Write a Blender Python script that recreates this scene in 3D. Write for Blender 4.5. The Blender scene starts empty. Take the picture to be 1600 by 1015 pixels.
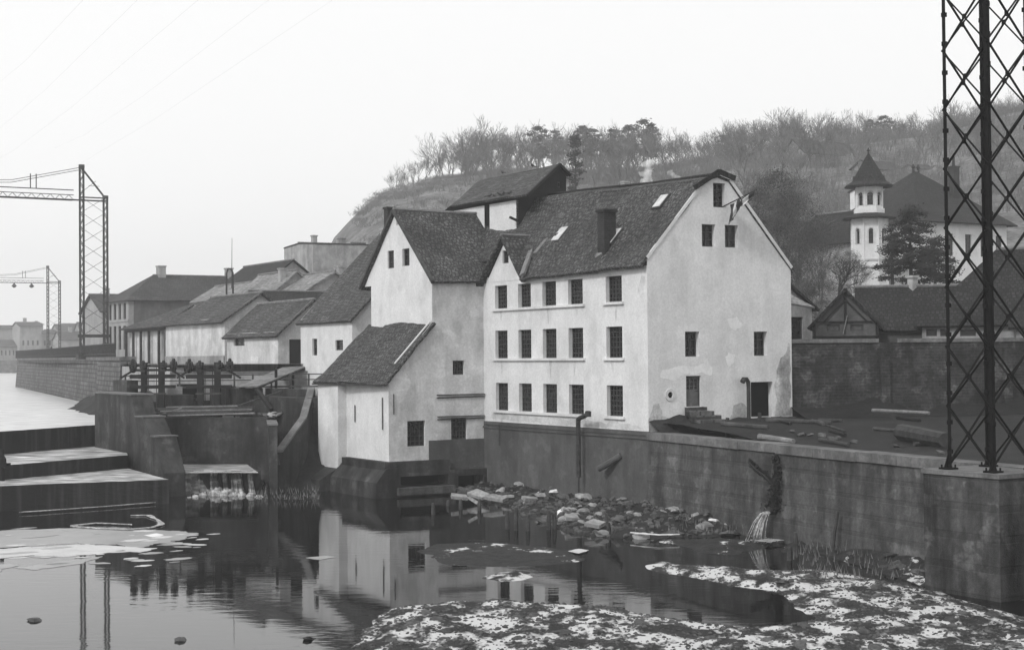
SKYC=7.8; EXPO=0.35; HAZE=.00062
import bpy, math, random
from mathutils import Vector, Matrix, noise
from mathutils.geometry import delaunay_2d_cdt
SC = bpy.context.scene
COL = SC.collection
RND = random.Random(11)
PI = math.pi
# ------------------------------------------------------------------ camera calibration
F = 2400.0; H = 7.8; PITCH = math.atan(46/2400); ROLL = .009
fv = Vector((0, math.cos(PITCH), math.sin(PITCH)))
u0 = Vector((0, -math.sin(PITCH), math.cos(PITCH)))
r0 = Vector((1, 0, 0))
RV = math.cos(ROLL)*r0 - math.sin(ROLL)*u0
UV_ = math.sin(ROLL)*r0 + math.cos(ROLL)*u0
CAM = Vector((0, 0, H))
def ray(px, py): return fv + (px-800)/F*RV + (507.5-py)/F*UV_
def P(px, py, Y):
    d = ray(px, py); return CAM + d*(Y/d.y)
def G(px, py, z=0.0):
    d = ray(px, py); return CAM + d*((z-H)/d.z)
def pxof(p):
    w = Vector(p)-CAM; z = w.dot(fv); return (800+F*w.dot(RV)/z, 507.5-F*w.dot(UV_)/z)
E = Vector((.857, .514, 0)).normalized()     # along the camera-facing gable walls, left to right
U = Vector((E.y, -E.x, 0))                    # along the river facade, towards the camera
V = -U
Z = Vector((0, 0, 1))
class W:
    """a vertical wall plane: origin, direction (left to right seen from outside)"""
    def __init__(s, o, u):
        s.o = Vector((o[0], o[1], 0)); s.u = Vector((u[0], u[1], 0)).normalized(); s.n = s.u.cross(Z)
    def sp(s, px, py):
        d = ray(px, py); k = (s.o-CAM).dot(s.n)/d.dot(s.n); p = CAM+d*k
        return ((p-s.o).dot(s.u), p.z)
    def pt(s, a, z=0.0, out=0.0): return s.o + s.u*a + s.n*out + Z*z
    def rect(s, x0, y0, x1, y1):
        a = s.sp(x0, (y0+y1)/2)[0]; b = s.sp(x1, (y0+y1)/2)[0]; m = (x0+x1)/2
        return (a, s.sp(m, y1)[1], b, s.sp(m, y0)[1])
# ------------------------------------------------------------------ materials (the photograph is black and white: all greys)
def g(v): return (v, v, v, 1)
def mat(name, c, var=.25, scale=1.2, fine=.12, fscale=14, streak=0, stain=0, rough=.85, bump=.3, bscale=20,
        brick=None, spec=.3, metal=0, patch=0, bdist=.02):
    m = bpy.data.materials.new(name); m.use_nodes = True
    nt = m.node_tree; nd = nt.nodes; lk = nt.links; nd.clear()
    out = nd.new('ShaderNodeOutputMaterial'); bs = nd.new('ShaderNodeBsdfPrincipled'); lk.new(bs.outputs[0], out.inputs[0])
    bs.inputs['Roughness'].default_value = rough; bs.inputs['Metallic'].default_value = metal
    bs.inputs['Specular IOR Level'].default_value = spec
    geo = nd.new('ShaderNodeNewGeometry')
    def nz(s, det=5, sc=(1, 1, 1), lo=.35, hi=.65, a=0, b=1):
        mp = nd.new('ShaderNodeMapping'); mp.inputs['Scale'].default_value = sc; lk.new(geo.outputs['Position'], mp.inputs['Vector'])
        n = nd.new('ShaderNodeTexNoise'); n.inputs['Scale'].default_value = s; n.inputs['Detail'].default_value = det
        n.inputs['Roughness'].default_value = .62
        lk.new(mp.outputs[0], n.inputs['Vector'])
        r = nd.new('ShaderNodeMapRange'); r.inputs[1].default_value = lo; r.inputs[2].default_value = hi
        r.inputs[3].default_value = a; r.inputs[4].default_value = b; lk.new(n.outputs[0], r.inputs[0]); return r.outputs[0]
    def mul(a, b):
        q = nd.new('ShaderNodeMath'); q.operation = 'MULTIPLY'
        for i, x in enumerate((a, b)):
            if isinstance(x, (int, float)): q.inputs[i].default_value = x
            else: lk.new(x, q.inputs[i])
        return q.outputs[0]
    val = nz(scale, 6, a=c*(1-var), b=c*(1+var))
    if fine: val = mul(val, nz(fscale, 4, a=1-fine, b=1+fine))
    if streak: val = mul(val, nz(1.3, 6, (1, 1, .16), .40, .66, 1+streak*.45, 1-streak))
    if stain: val = mul(val, nz(.45, 7, (1, 1, .7), .5, .62, 1, 1-stain))
    if patch: val = mul(val, nz(.8, 3, (1, 1, 1.4), .55, .6, 1, 1+patch))
    hgt = nz(bscale, 5, lo=.2, hi=.8)
    if brick:
        bw, bh, mor, bv = brick
        uv = nd.new('ShaderNodeUVMap')
        b = nd.new('ShaderNodeTexBrick'); b.inputs['Scale'].default_value = 1
        b.inputs['Brick Width'].default_value = bw; b.inputs['Row Height'].default_value = bh
        b.inputs['Mortar Size'].default_value = bh*.15; b.inputs['Mortar Smooth'].default_value = .3; b.inputs['Bias'].default_value = 0
        b.inputs['Color1'].default_value = g(1-bv); b.inputs['Color2'].default_value = g(1+bv); b.inputs['Mortar'].default_value = g(mor)
        lk.new(uv.outputs[0], b.inputs['Vector'])
        bwn = nd.new('ShaderNodeRGBToBW'); lk.new(b.outputs['Color'], bwn.inputs[0])
        val = mul(val, bwn.outputs[0])
        q = nd.new('ShaderNodeMath'); q.operation = 'SUBTRACT'; lk.new(hgt, q.inputs[0]); lk.new(b.outputs['Fac'], q.inputs[1]); hgt = q.outputs[0]
    cc = nd.new('ShaderNodeCombineColor')
    for i in range(3): lk.new(val, cc.inputs[i])
    lk.new(cc.outputs[0], bs.inputs['Base Color'])
    if bump:
        bp = nd.new('ShaderNodeBump'); bp.inputs['Strength'].default_value = bump; bp.inputs['Distance'].default_value = bdist
        lk.new(hgt, bp.inputs['Height']); lk.new(bp.outputs[0], bs.inputs['Normal'])
    return m
M = dict(
 plaster=mat('whitewashed_plaster', .62, .07, .5, .08, 9, .06, .12, .9, .25, patch=.05),
 plaster_old=mat('weathered_plaster', .53, .10, .7, .10, 8, .14, .26, .9, .3, patch=.12),
 plaster_grey=mat('grey_plaster', .30, .2, .8, .1, 8, .25, .25, .9, .3, patch=.12),
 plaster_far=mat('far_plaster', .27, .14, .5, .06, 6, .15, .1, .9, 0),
 plinth=mat('cement_plinth', .075, .18, .7, .1, 10, .2, .25, .85, .3, patch=.25),
 concrete=mat('river_concrete', .068, .3, .7, .2, 7, .5, .45, .8, .5, brick=(60, .7, .85, .0), patch=.5),
 coping=mat('coping_stone', .13, .28, 1.1, .15, 9, .2, .3, .85, .4, patch=.3),
 pedestal=mat('pedestal_concrete', .055, .3, .9, .2, 7, .75, .45, .8, .5, brick=(60, .95, .8, .0), patch=1.1),
 sluice=mat('sluice_concrete', .03, .35, .8, .2, 6, .7, .5, .75, .5, patch=.7),
 brickw=mat('sooty_brick', .022, .3, .8, .2, 8, .2, .3, .9, .4, brick=(.3, .1, 1.5, .25)),
 rubble=mat('rubble_masonry', .11, .3, 1.2, .2, 6, .3, .3, .9, .5, brick=(.75, .42, .45, .3)),
 tile=mat('clay_roof_tile', .074, .22, .5, .22, 5, 0, .25, .85, .9, 9, brick=(.24, .28, .25, .42), patch=.25),
 tile_dark=mat('dark_roof_tile', .022, .3, .5, .3, 5, 0, .2, .85, .8, 9, brick=(.24, .3, .3, .5)),
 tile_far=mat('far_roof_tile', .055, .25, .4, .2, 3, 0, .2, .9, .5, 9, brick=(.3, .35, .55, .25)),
 sheet=mat('pale_sheet_roof', .2, .2, .6, .1, 4, .3, .2, .7, .5, 9, brick=(9, .45, .6, .1)),
 mortar=mat('ridge_mortar', .15, .3, 2, .2, 10, 0, 0, .9, .3),
 wood_dark=mat('tarred_board', .022, .4, 1, .25, 9, .3, 0, .8, .4, brick=(.2, 6, .4, .3)),
 wood=mat('weathered_timber', .05, .4, 1.5, .25, 9, .2, 0, .85, .5),
 wood_pale=mat('pale_plank', .17, .3, 1.5, .2, 9, .1, 0, .85, .4),
 frame=mat('window_bar', .04, .3, 2, .1, 9, 0, 0, .7, .1),
 glass=mat('dark_glass', .012, .5, 1.5, .2, 5, 0, 0, .25, 0, spec=.4),
 paleglass=mat('skylight_glass', .5, .2, 2, .1, 9, 0, 0, .15, 0, spec=.6),
 steel=mat('painted_steel', .007, .4, 2, .2, 9, 0, 0, .8, .1, spec=.08),
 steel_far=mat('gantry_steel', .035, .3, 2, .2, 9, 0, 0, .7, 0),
 iron=mat('rusty_iron', .03, .5, 3, .2, 9, 0, 0, .75, .3),
 door=mat('grey_door_paint', .13, .3, 2, .15, 9, .2, 0, .7, .2, brick=(.14, 5, .6, .08)),
 opening_shade=mat('recess_shade', .006, .3, 2, 0, 9, 0, 0, .95, 0, spec=0),  # near-black colour stands in for the shade inside openings
 farbark=mat('bark_haze_paled', .12, .3, .3, .2, 3, 0, 0, .95, 0, spec=.1),  # paler than near bark: part of the distance haze is in the colour
 bark=mat('bark', .05, .3, 1.5, .2, 9, 0, 0, .95, 0, spec=.1),
 farneedle=mat('needles_haze_paled', .075, .4, .5, .2, 3, 0, 0, .95, 0, spec=.1),  # needles lightened so the colour itself carries some distance haze
 needle=mat('conifer_needles', .035, .5, .8, .2, 6, 0, 0, .9, 0, spec=.1),
 leaf=mat('withered_leaves', .06, .5, .8, .2, 6, 0, 0, .9, 0, spec=.1),
 stone=mat('wet_stone', .06, .6, .9, .25, 6, 0, 0, .75, .5, 8),
 stone_pale=mat('pale_stone', .24, .4, .9, .2, 6, 0, 0, .8, .4, 8),
 snow=mat('snow', .7, .08, 3, .05, 9, 0, 0, .8, .2, 8),
 ice=mat('ice_and_sky_glare', .27, .1, .8, .05, 9, 0, 0, .35, .1, 8, spec=.5),  # also colours the painted sky-reflection sheets on the left pool
 ice_glare_pale=mat('pale_ice_and_sky_glare', .5, .1, .8, .06, 9, 0, 0, .6, .1, 8),  # paler tone, shared by a floe and the painted reflection band
 foam=mat('foam', .33, .45, 2.5, .4, 10, 0, 0, .8, .5, 8, bdist=.05),
 flagl=mat('flag_white', .65, .1, 3, 0, 9, 0, 0, .9, 0), flagd=mat('flag_dark', .05, .2, 3, 0, 9, 0, 0, .9, 0),
 bird=mat('feather', .06, .3, 6, 0, 9, 0, 0, .8, 0),
 cloth=mat('dark_clothes', .05, .3, 6, 0, 9, 0, 0, .9, 0),
 soil=mat('damp_soil', .018, .35, .6, .25, 5, 0, 0, .95, .6, 6, bdist=.06),
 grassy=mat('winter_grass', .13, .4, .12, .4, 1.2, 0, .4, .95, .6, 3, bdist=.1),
 yardwall=mat('mottled_yard_wall', .03, .5, 1.1, .3, 7, .25, .5, .9, .6, brick=(.4, .16, 1.4, .25), patch=1.2),
 damp=mat('damp_plaster', .43, .25, 1.5, .2, 8, .3, .3, .9, .3), newplaster=mat('fresh_plaster', .70, .08, 2, .06, 9, 0, 0, .9, .2), glass2=mat('dusty_glass', .035, .6, 2.5, .3, 5, 0, 0, .2, 0, spec=.5),
 yardsoil=mat('yard_soil', .010, .4, .6, .3, 5, 0, 0, .95, .7, 6, bdist=.06),
 firewall=mat('grey_fire_wall', .11, .2, .4, .1, 3, .2, .2, .9, 0),
 bed=mat('river_bed', .05, .3, .6, .2, 5, 0, 0, .9, 0),
 reed=mat('dry_reeds', .13, .4, 2, .2, 9, 0, 0, .9, 0),
)
def ground_mix(name, dark, pale, thr, scale=.55, wid=.05):
    """gravel with irregular snow patches"""
    m = mat(name, dark, .5, 2.5, .35, 11, 0, 0, .85, .8, 9, bdist=.08)
    nt = m.node_tree; nd = nt.nodes; lk = nt.links
    bs = [n for n in nd if n.type == 'BSDF_PRINCIPLED'][0]
    src = bs.inputs['Base Color'].links[0].from_socket
    geo = nd.new('ShaderNodeNewGeometry')
    mp = nd.new('ShaderNodeMapping'); mp.inputs['Scale'].default_value = (1, .6, 1); lk.new(geo.outputs['Position'], mp.inputs['Vector'])
    n1 = nd.new('ShaderNodeTexNoise'); n1.inputs['Scale'].default_value = scale; n1.inputs['Detail'].default_value = 3
    n2 = nd.new('ShaderNodeTexNoise'); n2.inputs['Scale'].default_value = 3.2; n2.inputs['Detail'].default_value = 5; n2.inputs['Roughness'].default_value = .7
    lk.new(mp.outputs[0], n1.inputs['Vector']); lk.new(mp.outputs[0], n2.inputs['Vector'])
    b_ = nd.new('ShaderNodeMath'); b_.operation = 'MULTIPLY_ADD'; lk.new(n1.outputs[0], b_.inputs[0]); b_.inputs[1].default_value = 1.35; b_.inputs[2].default_value = -.02
    a = nd.new('ShaderNodeMath'); a.operation = 'MULTIPLY_ADD'; lk.new(n2.outputs[0], a.inputs[0]); a.inputs[1].default_value = .7; lk.new(b_.outputs[0], a.inputs[2])
    r = nd.new('ShaderNodeMapRange'); r.inputs[1].default_value = thr; r.inputs[2].default_value = thr+wid; lk.new(a.outputs[0], r.inputs[0])
    mx = nd.new('ShaderNodeMix'); mx.data_type = 'RGBA'; lk.new(r.outputs[0], mx.inputs[0]); lk.new(src, mx.inputs[6]); mx.inputs[7].default_value = g(pale)
    lk.new(mx.outputs[2], bs.inputs['Base Color'])
    return m
M['snowgravel'] = ground_mix('snowy_gravel', .020, .58, .955, 1.2, .14)
M['sandbank'] = ground_mix('wet_sandbank', .02, .6, 1.16)
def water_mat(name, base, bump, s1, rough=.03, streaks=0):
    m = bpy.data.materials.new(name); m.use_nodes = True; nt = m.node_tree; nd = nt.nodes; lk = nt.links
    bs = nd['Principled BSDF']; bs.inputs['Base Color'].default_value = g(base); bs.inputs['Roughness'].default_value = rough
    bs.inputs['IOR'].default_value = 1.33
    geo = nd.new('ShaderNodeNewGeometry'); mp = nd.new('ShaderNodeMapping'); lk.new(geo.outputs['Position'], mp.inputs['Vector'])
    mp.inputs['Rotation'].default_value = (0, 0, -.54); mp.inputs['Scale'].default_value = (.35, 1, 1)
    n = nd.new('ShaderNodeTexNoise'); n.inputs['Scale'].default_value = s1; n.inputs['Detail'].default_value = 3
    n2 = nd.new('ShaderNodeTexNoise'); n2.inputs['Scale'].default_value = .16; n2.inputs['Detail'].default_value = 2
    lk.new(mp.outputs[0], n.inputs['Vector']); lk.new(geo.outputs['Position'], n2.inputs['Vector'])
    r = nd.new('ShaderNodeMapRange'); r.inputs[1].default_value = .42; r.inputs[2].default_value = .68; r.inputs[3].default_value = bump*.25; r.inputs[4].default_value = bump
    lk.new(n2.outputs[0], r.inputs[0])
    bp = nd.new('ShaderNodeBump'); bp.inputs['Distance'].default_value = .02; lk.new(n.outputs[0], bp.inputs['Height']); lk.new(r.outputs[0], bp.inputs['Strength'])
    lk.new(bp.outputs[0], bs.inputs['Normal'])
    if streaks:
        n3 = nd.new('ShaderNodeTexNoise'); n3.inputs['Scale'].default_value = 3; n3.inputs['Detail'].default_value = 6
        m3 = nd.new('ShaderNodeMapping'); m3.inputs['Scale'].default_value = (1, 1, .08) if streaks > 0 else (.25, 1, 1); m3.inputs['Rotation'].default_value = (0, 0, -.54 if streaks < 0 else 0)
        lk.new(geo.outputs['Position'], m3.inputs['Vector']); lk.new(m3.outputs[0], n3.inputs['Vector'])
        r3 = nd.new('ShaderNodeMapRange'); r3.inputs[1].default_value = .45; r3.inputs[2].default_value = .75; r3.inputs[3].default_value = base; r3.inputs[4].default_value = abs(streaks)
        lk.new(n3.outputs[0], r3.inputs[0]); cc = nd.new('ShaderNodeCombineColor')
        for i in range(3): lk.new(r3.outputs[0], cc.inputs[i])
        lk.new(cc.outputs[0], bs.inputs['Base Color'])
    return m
M['water'] = water_mat('river_water', .006, .35, 2.2)
M['waterup'] = water_mat('upstream_water', .42, .5, 1.2, .3, -.88)  # pale base colour stands in for the bright grazing sky reflection
M['spill'] = water_mat('falling_water', .008, 1.5, 5, .35, .05)
M['tread'] = water_mat('foaming_water', .16, 1.5, 3, .5, -1.0)
# ------------------------------------------------------------------ mesh building
def origin_of(o):
    v = Vector((0, 0, 0))
    while o is not None: v = v + o.location; o = o.parent
    return v
class MB:
    def __init__(s): s.v = []; s.f = []
    def face(s, pts):
        i = len(s.v); s.v += [Vector(p) for p in pts]; s.f.append(tuple(range(i, i+len(pts)))); return s
    def mesh_(s, vs, fs):
        i = len(s.v); s.v += [Vector(p) for p in vs]; s.f += [tuple(i+k for k in f) for f in fs]; return s
    def box(s, o, a, b, c):
        """parallelepiped: corner o, edge vectors a, b, c"""
        o, a, b, c = map(Vector, (o, a, b, c))
        if a.cross(b).dot(c) < 0: a, b = b, a
        p = [o, o+a, o+a+b, o+b, o+c, o+a+c, o+a+b+c, o+b+c]
        return s.mesh_(p, [(3, 2, 1, 0), (4, 5, 6, 7), (0, 1, 5, 4), (1, 2, 6, 5), (2, 3, 7, 6), (3, 0, 4, 7)])
    def bar(s, p, q, w, h=None, up=Z):
        h = h or w; p, q = Vector(p), Vector(q); d = (q-p).normalized(); x = d.cross(up)
        x = Vector((1, 0, 0)) if x.length < 1e-4 else x.normalized(); y = x.cross(d).normalized()
        return s.box(p-x*w/2-y*h/2, q-p, x*w, y*h)
    def prism(s, poly, ext):
        ext = Vector(ext); n = len(poly); poly = [Vector(p) for p in poly]
        nr = sum(((poly[i]-poly[0]).cross(poly[(i+1) % n]-poly[0]) for i in range(n)), Vector())
        if nr.dot(ext) > 0: poly = poly[::-1]
        vs = poly+[p+ext for p in poly]
        return s.mesh_(vs, [tuple(range(n)), tuple(range(2*n-1, n-1, -1))]+[((i+1) % n, i, n+i, n+(i+1) % n) for i in range(n)])
    def tube(s, pts, rad, n=6, cap=True):
        pts = [Vector(p) for p in pts]; k = len(pts); rad = rad if isinstance(rad, (list, tuple)) else [rad]*k
        vs = []; prev = None
        for i, p in enumerate(pts):
            d = (pts[min(i+1, k-1)]-pts[max(i-1, 0)]).normalized()
            x = prev - d*prev.dot(d) if prev is not None else d.cross(Vector((.31, .17, .93)) if abs(d.z) < .9 else Vector((1, 0, 0)))
            x.normalize(); prev = x; y = d.cross(x)
            for j in range(n):
                a = 2*PI*j/n; vs.append(p+(x*math.cos(a)+y*math.sin(a))*rad[i])
        fs = [(i*n+j, i*n+(j+1) % n, (i+1)*n+(j+1) % n, (i+1)*n+j) for i in range(k-1) for j in range(n)]
        if cap: fs += [tuple(range(n-1, -1, -1)), tuple(range((k-1)*n, k*n))]
        return s.mesh_(vs, fs)
    def lathe(s, c, prof, n=8, rot=0):
        c = Vector(c); vs = []; k = len(prof)
        for (r, z) in prof:
            for j in range(n):
                a = rot+2*PI*j/n; vs.append(c+Vector((r*math.cos(a), r*math.sin(a), z)))
        fs = [(i*n+j, i*n+(j+1) % n, (i+1)*n+(j+1) % n, (i+1)*n+j) for i in range(k-1) for j in range(n)]
        fs += [tuple(range(n-1, -1, -1)), tuple(range((k-1)*n, k*n))]
        return s.mesh_(vs, fs)
    def wall(s, w, outer, holes=(), depth=.28, back=0.0):
        """outer: (s,z) polygon; holes: (s0,z0,s1,z1) real openings with reveals"""
        vs = [Vector(p) for p in outer]; n = len(vs); ed = [(i, (i+1) % n) for i in range(n)]
        for (a, b, c, d) in holes:
            i = len(vs); vs += [Vector(q) for q in ((a, b), (c, b), (c, d), (a, d))]; ed += [(i, i+1), (i+1, i+2), (i+2, i+3), (i+3, i)]
        r = delaunay_2d_cdt(vs, ed, [], 0, 1e-5); ov, tr = r[0], r[2]
        def inside(p):
            c = False
            for i in range(n):
                a, b = outer[i], outer[(i+1) % n]
                if (a[1] > p.y) != (b[1] > p.y) and p.x < (b[0]-a[0])*(p.y-a[1])/(b[1]-a[1])+a[0]: c = not c
            return c
        base = len(s.v); s.v += [w.pt(q.x, q.y) for q in ov]
        for t in tr:
            c = sum((ov[k] for k in t), Vector((0, 0)))/len(t)
            if not inside(c) or any(a < c.x < e and b < c.y < f for (a, b, e, f) in holes): continue
            a, b, e = (ov[k] for k in t[:3])
            if (b.x-a.x)*(e.y-a.y)-(b.y-a.y)*(e.x-a.x) < 0: t = t[::-1]
            s.f.append(tuple(base+k for k in t))
        for (a, b, c, d) in holes:
            q = [(a, b), (c, b), (c, d), (a, d)]
            for i in range(4):
                p0, p1 = q[i], q[(i+1) % 4]
                s.face([w.pt(*p0), w.pt(*p0, -depth), w.pt(*p1, -depth), w.pt(*p1)])
        if back:
            for i in range(n):
                p0, p1 = outer[i], outer[(i+1) % n]
                s.face([w.pt(*p1), w.pt(*p1, -back), w.pt(*p0, -back), w.pt(*p0)])
        return s
    def slab(s, A, B, C, D, th=.16, nu=24, nv=14, amp=.025, seed=0):
        """roof slope: A-B eave, D-C ridge, gently uneven, with thickness"""
        A, B, C, D = map(Vector, (A, B, C, D)); nr = (B-A).cross(D-A)
        if nr.length < 1e-6: nr = (B-A).cross(C-A)
        nr.normalize()
        if nr.z < 0: nr = -nr
        base = len(s.v)
        for k in (0, 1):
            for j in range(nv+1):
                for i in range(nu+1):
                    a = i/nu; b = j/nv; p = (A*(1-a)+B*a)*(1-b)+(D*(1-a)+C*a)*b
                    h = noise.noise(p*.45+Vector((seed, 0, 0)))*amp*1.8+noise.noise(p*2.1)*amp*.8
                    s.v.append(p+nr*(h-(th if k else 0)))
        m = (nu+1)*(nv+1); idx = lambda i, j, k: base+k*m+j*(nu+1)+i
        flip = (B-A).cross(D-A).dot(nr) < 0
        fs = []
        for j in range(nv):
            for i in range(nu):
                fs.append((idx(i, j, 0), idx(i+1, j, 0), idx(i+1, j+1, 0), idx(i, j+1, 0)))
                fs.append((idx(i, j+1, 1), idx(i+1, j+1, 1), idx(i+1, j, 1), idx(i, j, 1)))
        for i in range(nu):
            fs.append((idx(i, 0, 1), idx(i+1, 0, 1), idx(i+1, 0, 0), idx(i, 0, 0))); fs.append((idx(i, nv, 0), idx(i+1, nv, 0), idx(i+1, nv, 1), idx(i, nv, 1)))
        for j in range(nv):
            fs.append((idx(0, j, 0), idx(0, j+1, 0), idx(0, j+1, 1), idx(0, j, 1))); fs.append((idx(nu, j, 1), idx(nu, j+1, 1), idx(nu, j+1, 0), idx(nu, j, 0)))
        s.f += [f[::-1] for f in fs] if flip else fs
        return s
    def build(s, name, m, parent=None, at=None, smooth=False, uv=True):
        org = origin_of(parent) if parent else (Vector(at) if at is not None else Vector((0, 0, 0)))
        me = bpy.data.meshes.new(name)
        me.from_pydata([tuple(v-org) for v in s.v], [], s.f)
        me.materials.append(M[m] if isinstance(m, str) else m)
        if uv:
            lay = me.uv_layers.new(name='UVMap')
            for p in me.polygons:
                n = p.normal
                a = Vector((-n.y, n.x, 0)) if abs(n.z) < .995 else Vector((1, 0, 0))
                a.normalize(); b = n.cross(a)
                for li in p.loop_indices:
                    q = me.vertices[me.loops[li].vertex_index].co+org; lay.data[li].uv = (q.dot(a), q.dot(b))
        if smooth:
            for p in me.polygons: p.use_smooth = True
        o = bpy.data.objects.new(name, me); COL.objects.link(o)
        if parent: o.parent = parent
        else: o.location = org
        return o
def tag(o, label=None, cat=None, group=None, kind=None):
    if label: o['label'] = label
    if cat: o['category'] = cat
    if group: o['group'] = group
    if kind: o['kind'] = kind
    return o
def thing(name, label, cat, at, group=None):
    o = bpy.data.objects.new(name, None); o.empty_display_size = .2; COL.objects.link(o); o.location = Vector(at)
    return tag(o, label, cat, group)
def copy_tree(o, parent=None):
    c = o.copy(); COL.objects.link(c)
    if parent: c.parent = parent
    for ch in o.children: copy_tree(ch, c)
    return c
def window(w, r, parent, nx=3, ny=4, inset=.18, fm='frame', name='window', bar=.035, border=.06, pane='glass', label=None):
    a, b, c, d = r; m = MB(); inset += RND.uniform(-.03, .02)
    if RND.random() < .3: pane = 'glass2'
    def strip(s0, z0, s1, z1): m.box(w.pt(s0, z0, -inset-.05), w.u*(s1-s0), Z*(z1-z0), w.n*.05)
    strip(a+.003, b+.003, a+border, d-.003); strip(c-border, b+.003, c-.003, d-.003)
    strip(a+border, b+.003, c-border, b+border); strip(a+border, d-border, c-border, d-.003)
    for i in range(1, nx):
        x = a+(c-a)*i/nx; strip(x-bar/2, b+border, x+bar/2, d-border)
    for j in range(1, ny):
        z = b+(d-b)*j/ny; m.box(w.pt(a+border, z-bar/2, -inset-.047), w.u*(c-a-2*border), Z*bar, w.n*.035)
    f = m.build(name, fm, parent)
    if label: f['label'] = label
    MB().face([w.pt(a, b, -inset-.08), w.pt(c, b, -inset-.08), w.pt(c, d, -inset-.08), w.pt(a, d, -inset-.08)]).build('pane', pane, f)
    return f
def sill(w, a, c, z, parent, h=.13, out=.13, m='plaster'):
    return MB().box(w.pt(a, z-h, -.05), w.u*(c-a), Z*h, w.n*(out+.05)).build('sill', m, parent)
def chimney(c, zb, zt, wd, parent, m='brickw', dp=None, name='chimney', cap=True):
    dp = dp or wd; c = Vector((c[0], c[1], 0)); q = MB()
    q.box(c-E*wd/2-V*dp/2+Z*zb, E*wd, V*dp, Z*(zt-zb))
    if cap: q.box(c-E*(wd/2+.07)-V*(dp/2+.07)+Z*(zt+.002), E*(wd+.14), V*(dp+.14), Z*.14)
    return q.build(name, m, parent)
def house(name, label, cat, O, w, d, zb, ze, zr, axis='a', over=.35, hip=(0, 0), wins=(), chim=(), mw='plaster_far', mr='tile_far', group=None, grid=(2, 3), wm='far', dirs=None, amp=.03):
    a, b = dirs or (E, V)
    O = Vector((O[0], O[1], 0)); t = thing(name, label, cat, O+Z*zb, group)
    p00, p10, p11, p01 = O, O+a*w, O+a*w+b*d, O+b*d
    walls = {'f': (W(p00, a), w), 'r': (W(p10, b), d), 'k': (W(p11, -a), w), 'l': (W(p01, -b), d)}
    m = MB(); h = {k: [] for k in walls}
    for q in wins: h[q[0]].append(q[1:5])
    for k, (wl, L) in walls.items():
        gab = (k in 'fk') == (axis == 'b')
        hp = hip[0] if (k in 'fl') else hip[1]
        out = [(0, zb), (L, zb), (L, ze)]+([(L/2, zr)] if gab and not hp else [])+[(0, ze)]
        m.wall(wl, out, h[k])
    m.build('wall', mw, t)
    for q in wins: window(walls[q[0]][0], q[1:5], t, grid[0], grid[1], inset=.12)
    r = MB(); sl = (zr-ze)/((w if axis == 'b' else d)/2); dz = over*sl
    if axis == 'a':
        L, Dp, ax, bx = w, d, a, b
    else:
        L, Dp, ax, bx = d, w, b, a
    h0, h1 = hip
    e0 = 0 if h0 else over; e1 = 0 if h1 else over
    o0 = over if h0 else over; o1 = over if h1 else over
    A = O-ax*o0-bx*over+Z*(ze-dz); B = O+ax*(L+o1)-bx*over+Z*(ze-dz)
    C = O+ax*(L+e1-h1)+bx*Dp/2+Z*zr; D = O+ax*(-e0+h0)+bx*Dp/2+Z*zr
    A2 = A+bx*(Dp+2*over); B2 = B+bx*(Dp+2*over)
    r.slab(A, B, C, D, .14, 16, 8, amp); r.slab(B2, A2, D, C, .14, 16, 8, amp)
    if h0: r.slab(A2, A, D, D, .14, 8, 8, amp)
    if h1: r.slab(B, B2, C, C, .14, 8, 8, amp)
    roof = r.build('roof', mr, t)
    MB().tube([D+Z*.03, (C+D)/2+Z*.03, C+Z*.03], .1, 6).build('ridge_cap', 'mortar', roof)
    for (s, q, hh, wd) in chim:      # along length, across (0..1), height above ridge, width
        c = O+ax*s+bx*Dp*q; chimney(c, ze, zr+hh, wd, roof, 'plaster_grey')
    return t
# ================================================================== CAMERA, SKY, LIGHT
cd = bpy.data.cameras.new('camera'); cam = bpy.data.objects.new('camera', cd); COL.objects.link(cam)
cd.sensor_width = 36; cd.lens = F/1600*36; cd.clip_end = 6000; cd.clip_start = .5
mw_ = Matrix((RV, UV_, -fv)).transposed().to_4x4(); mw_.translation = CAM; cam.matrix_world = mw_
SC.camera = cam
SUN_EL, SUN_AZ = math.radians(38), Vector((-.62, -.78, 0)).normalized()
sd = bpy.data.lights.new('sun', 'SUN'); sd.energy = 1.5; sd.angle = math.radians(11); sd.color = (1, 1, 1)
so = bpy.data.objects.new('sun', sd); COL.objects.link(so)
tos = SUN_AZ*math.cos(SUN_EL)+Z*math.sin(SUN_EL); so.rotation_euler = tos.to_track_quat('Z', 'Y').to_euler()
wd = bpy.data.worlds.new('World'); SC.world = wd; wd.use_nodes = True; nt = wd.node_tree; nd = nt.nodes; lk = nt.links
bg = nd['Background']; sk = nd.new('ShaderNodeTexSky'); sk.sky_type = 'NISHITA'; sk.sun_disc = False
sk.sun_elevation = SUN_EL; sk.sun_rotation = math.atan2(SUN_AZ.x, SUN_AZ.y); sk.dust_density = 4; sk.air_density = 1.0
bwn = nd.new('ShaderNodeRGBToBW'); lk.new(sk.outputs[0], bwn.inputs[0])
ma = nd.new('ShaderNodeMath'); ma.operation = 'MULTIPLY_ADD'; lk.new(bwn.outputs[0], ma.inputs[0]); ma.inputs[1].default_value = .12; ma.inputs[2].default_value = SKYC
cc = nd.new('ShaderNodeCombineColor')
for i in range(3): lk.new(ma.outputs[0], cc.inputs[i])
lk.new(cc.outputs[0], bg.inputs[0]); bg.inputs[1].default_value = .1
SC.view_settings.view_transform = 'Standard'; SC.view_settings.look = 'None'; SC.view_settings.exposure = EXPO; SC.view_settings.gamma = 1
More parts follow.
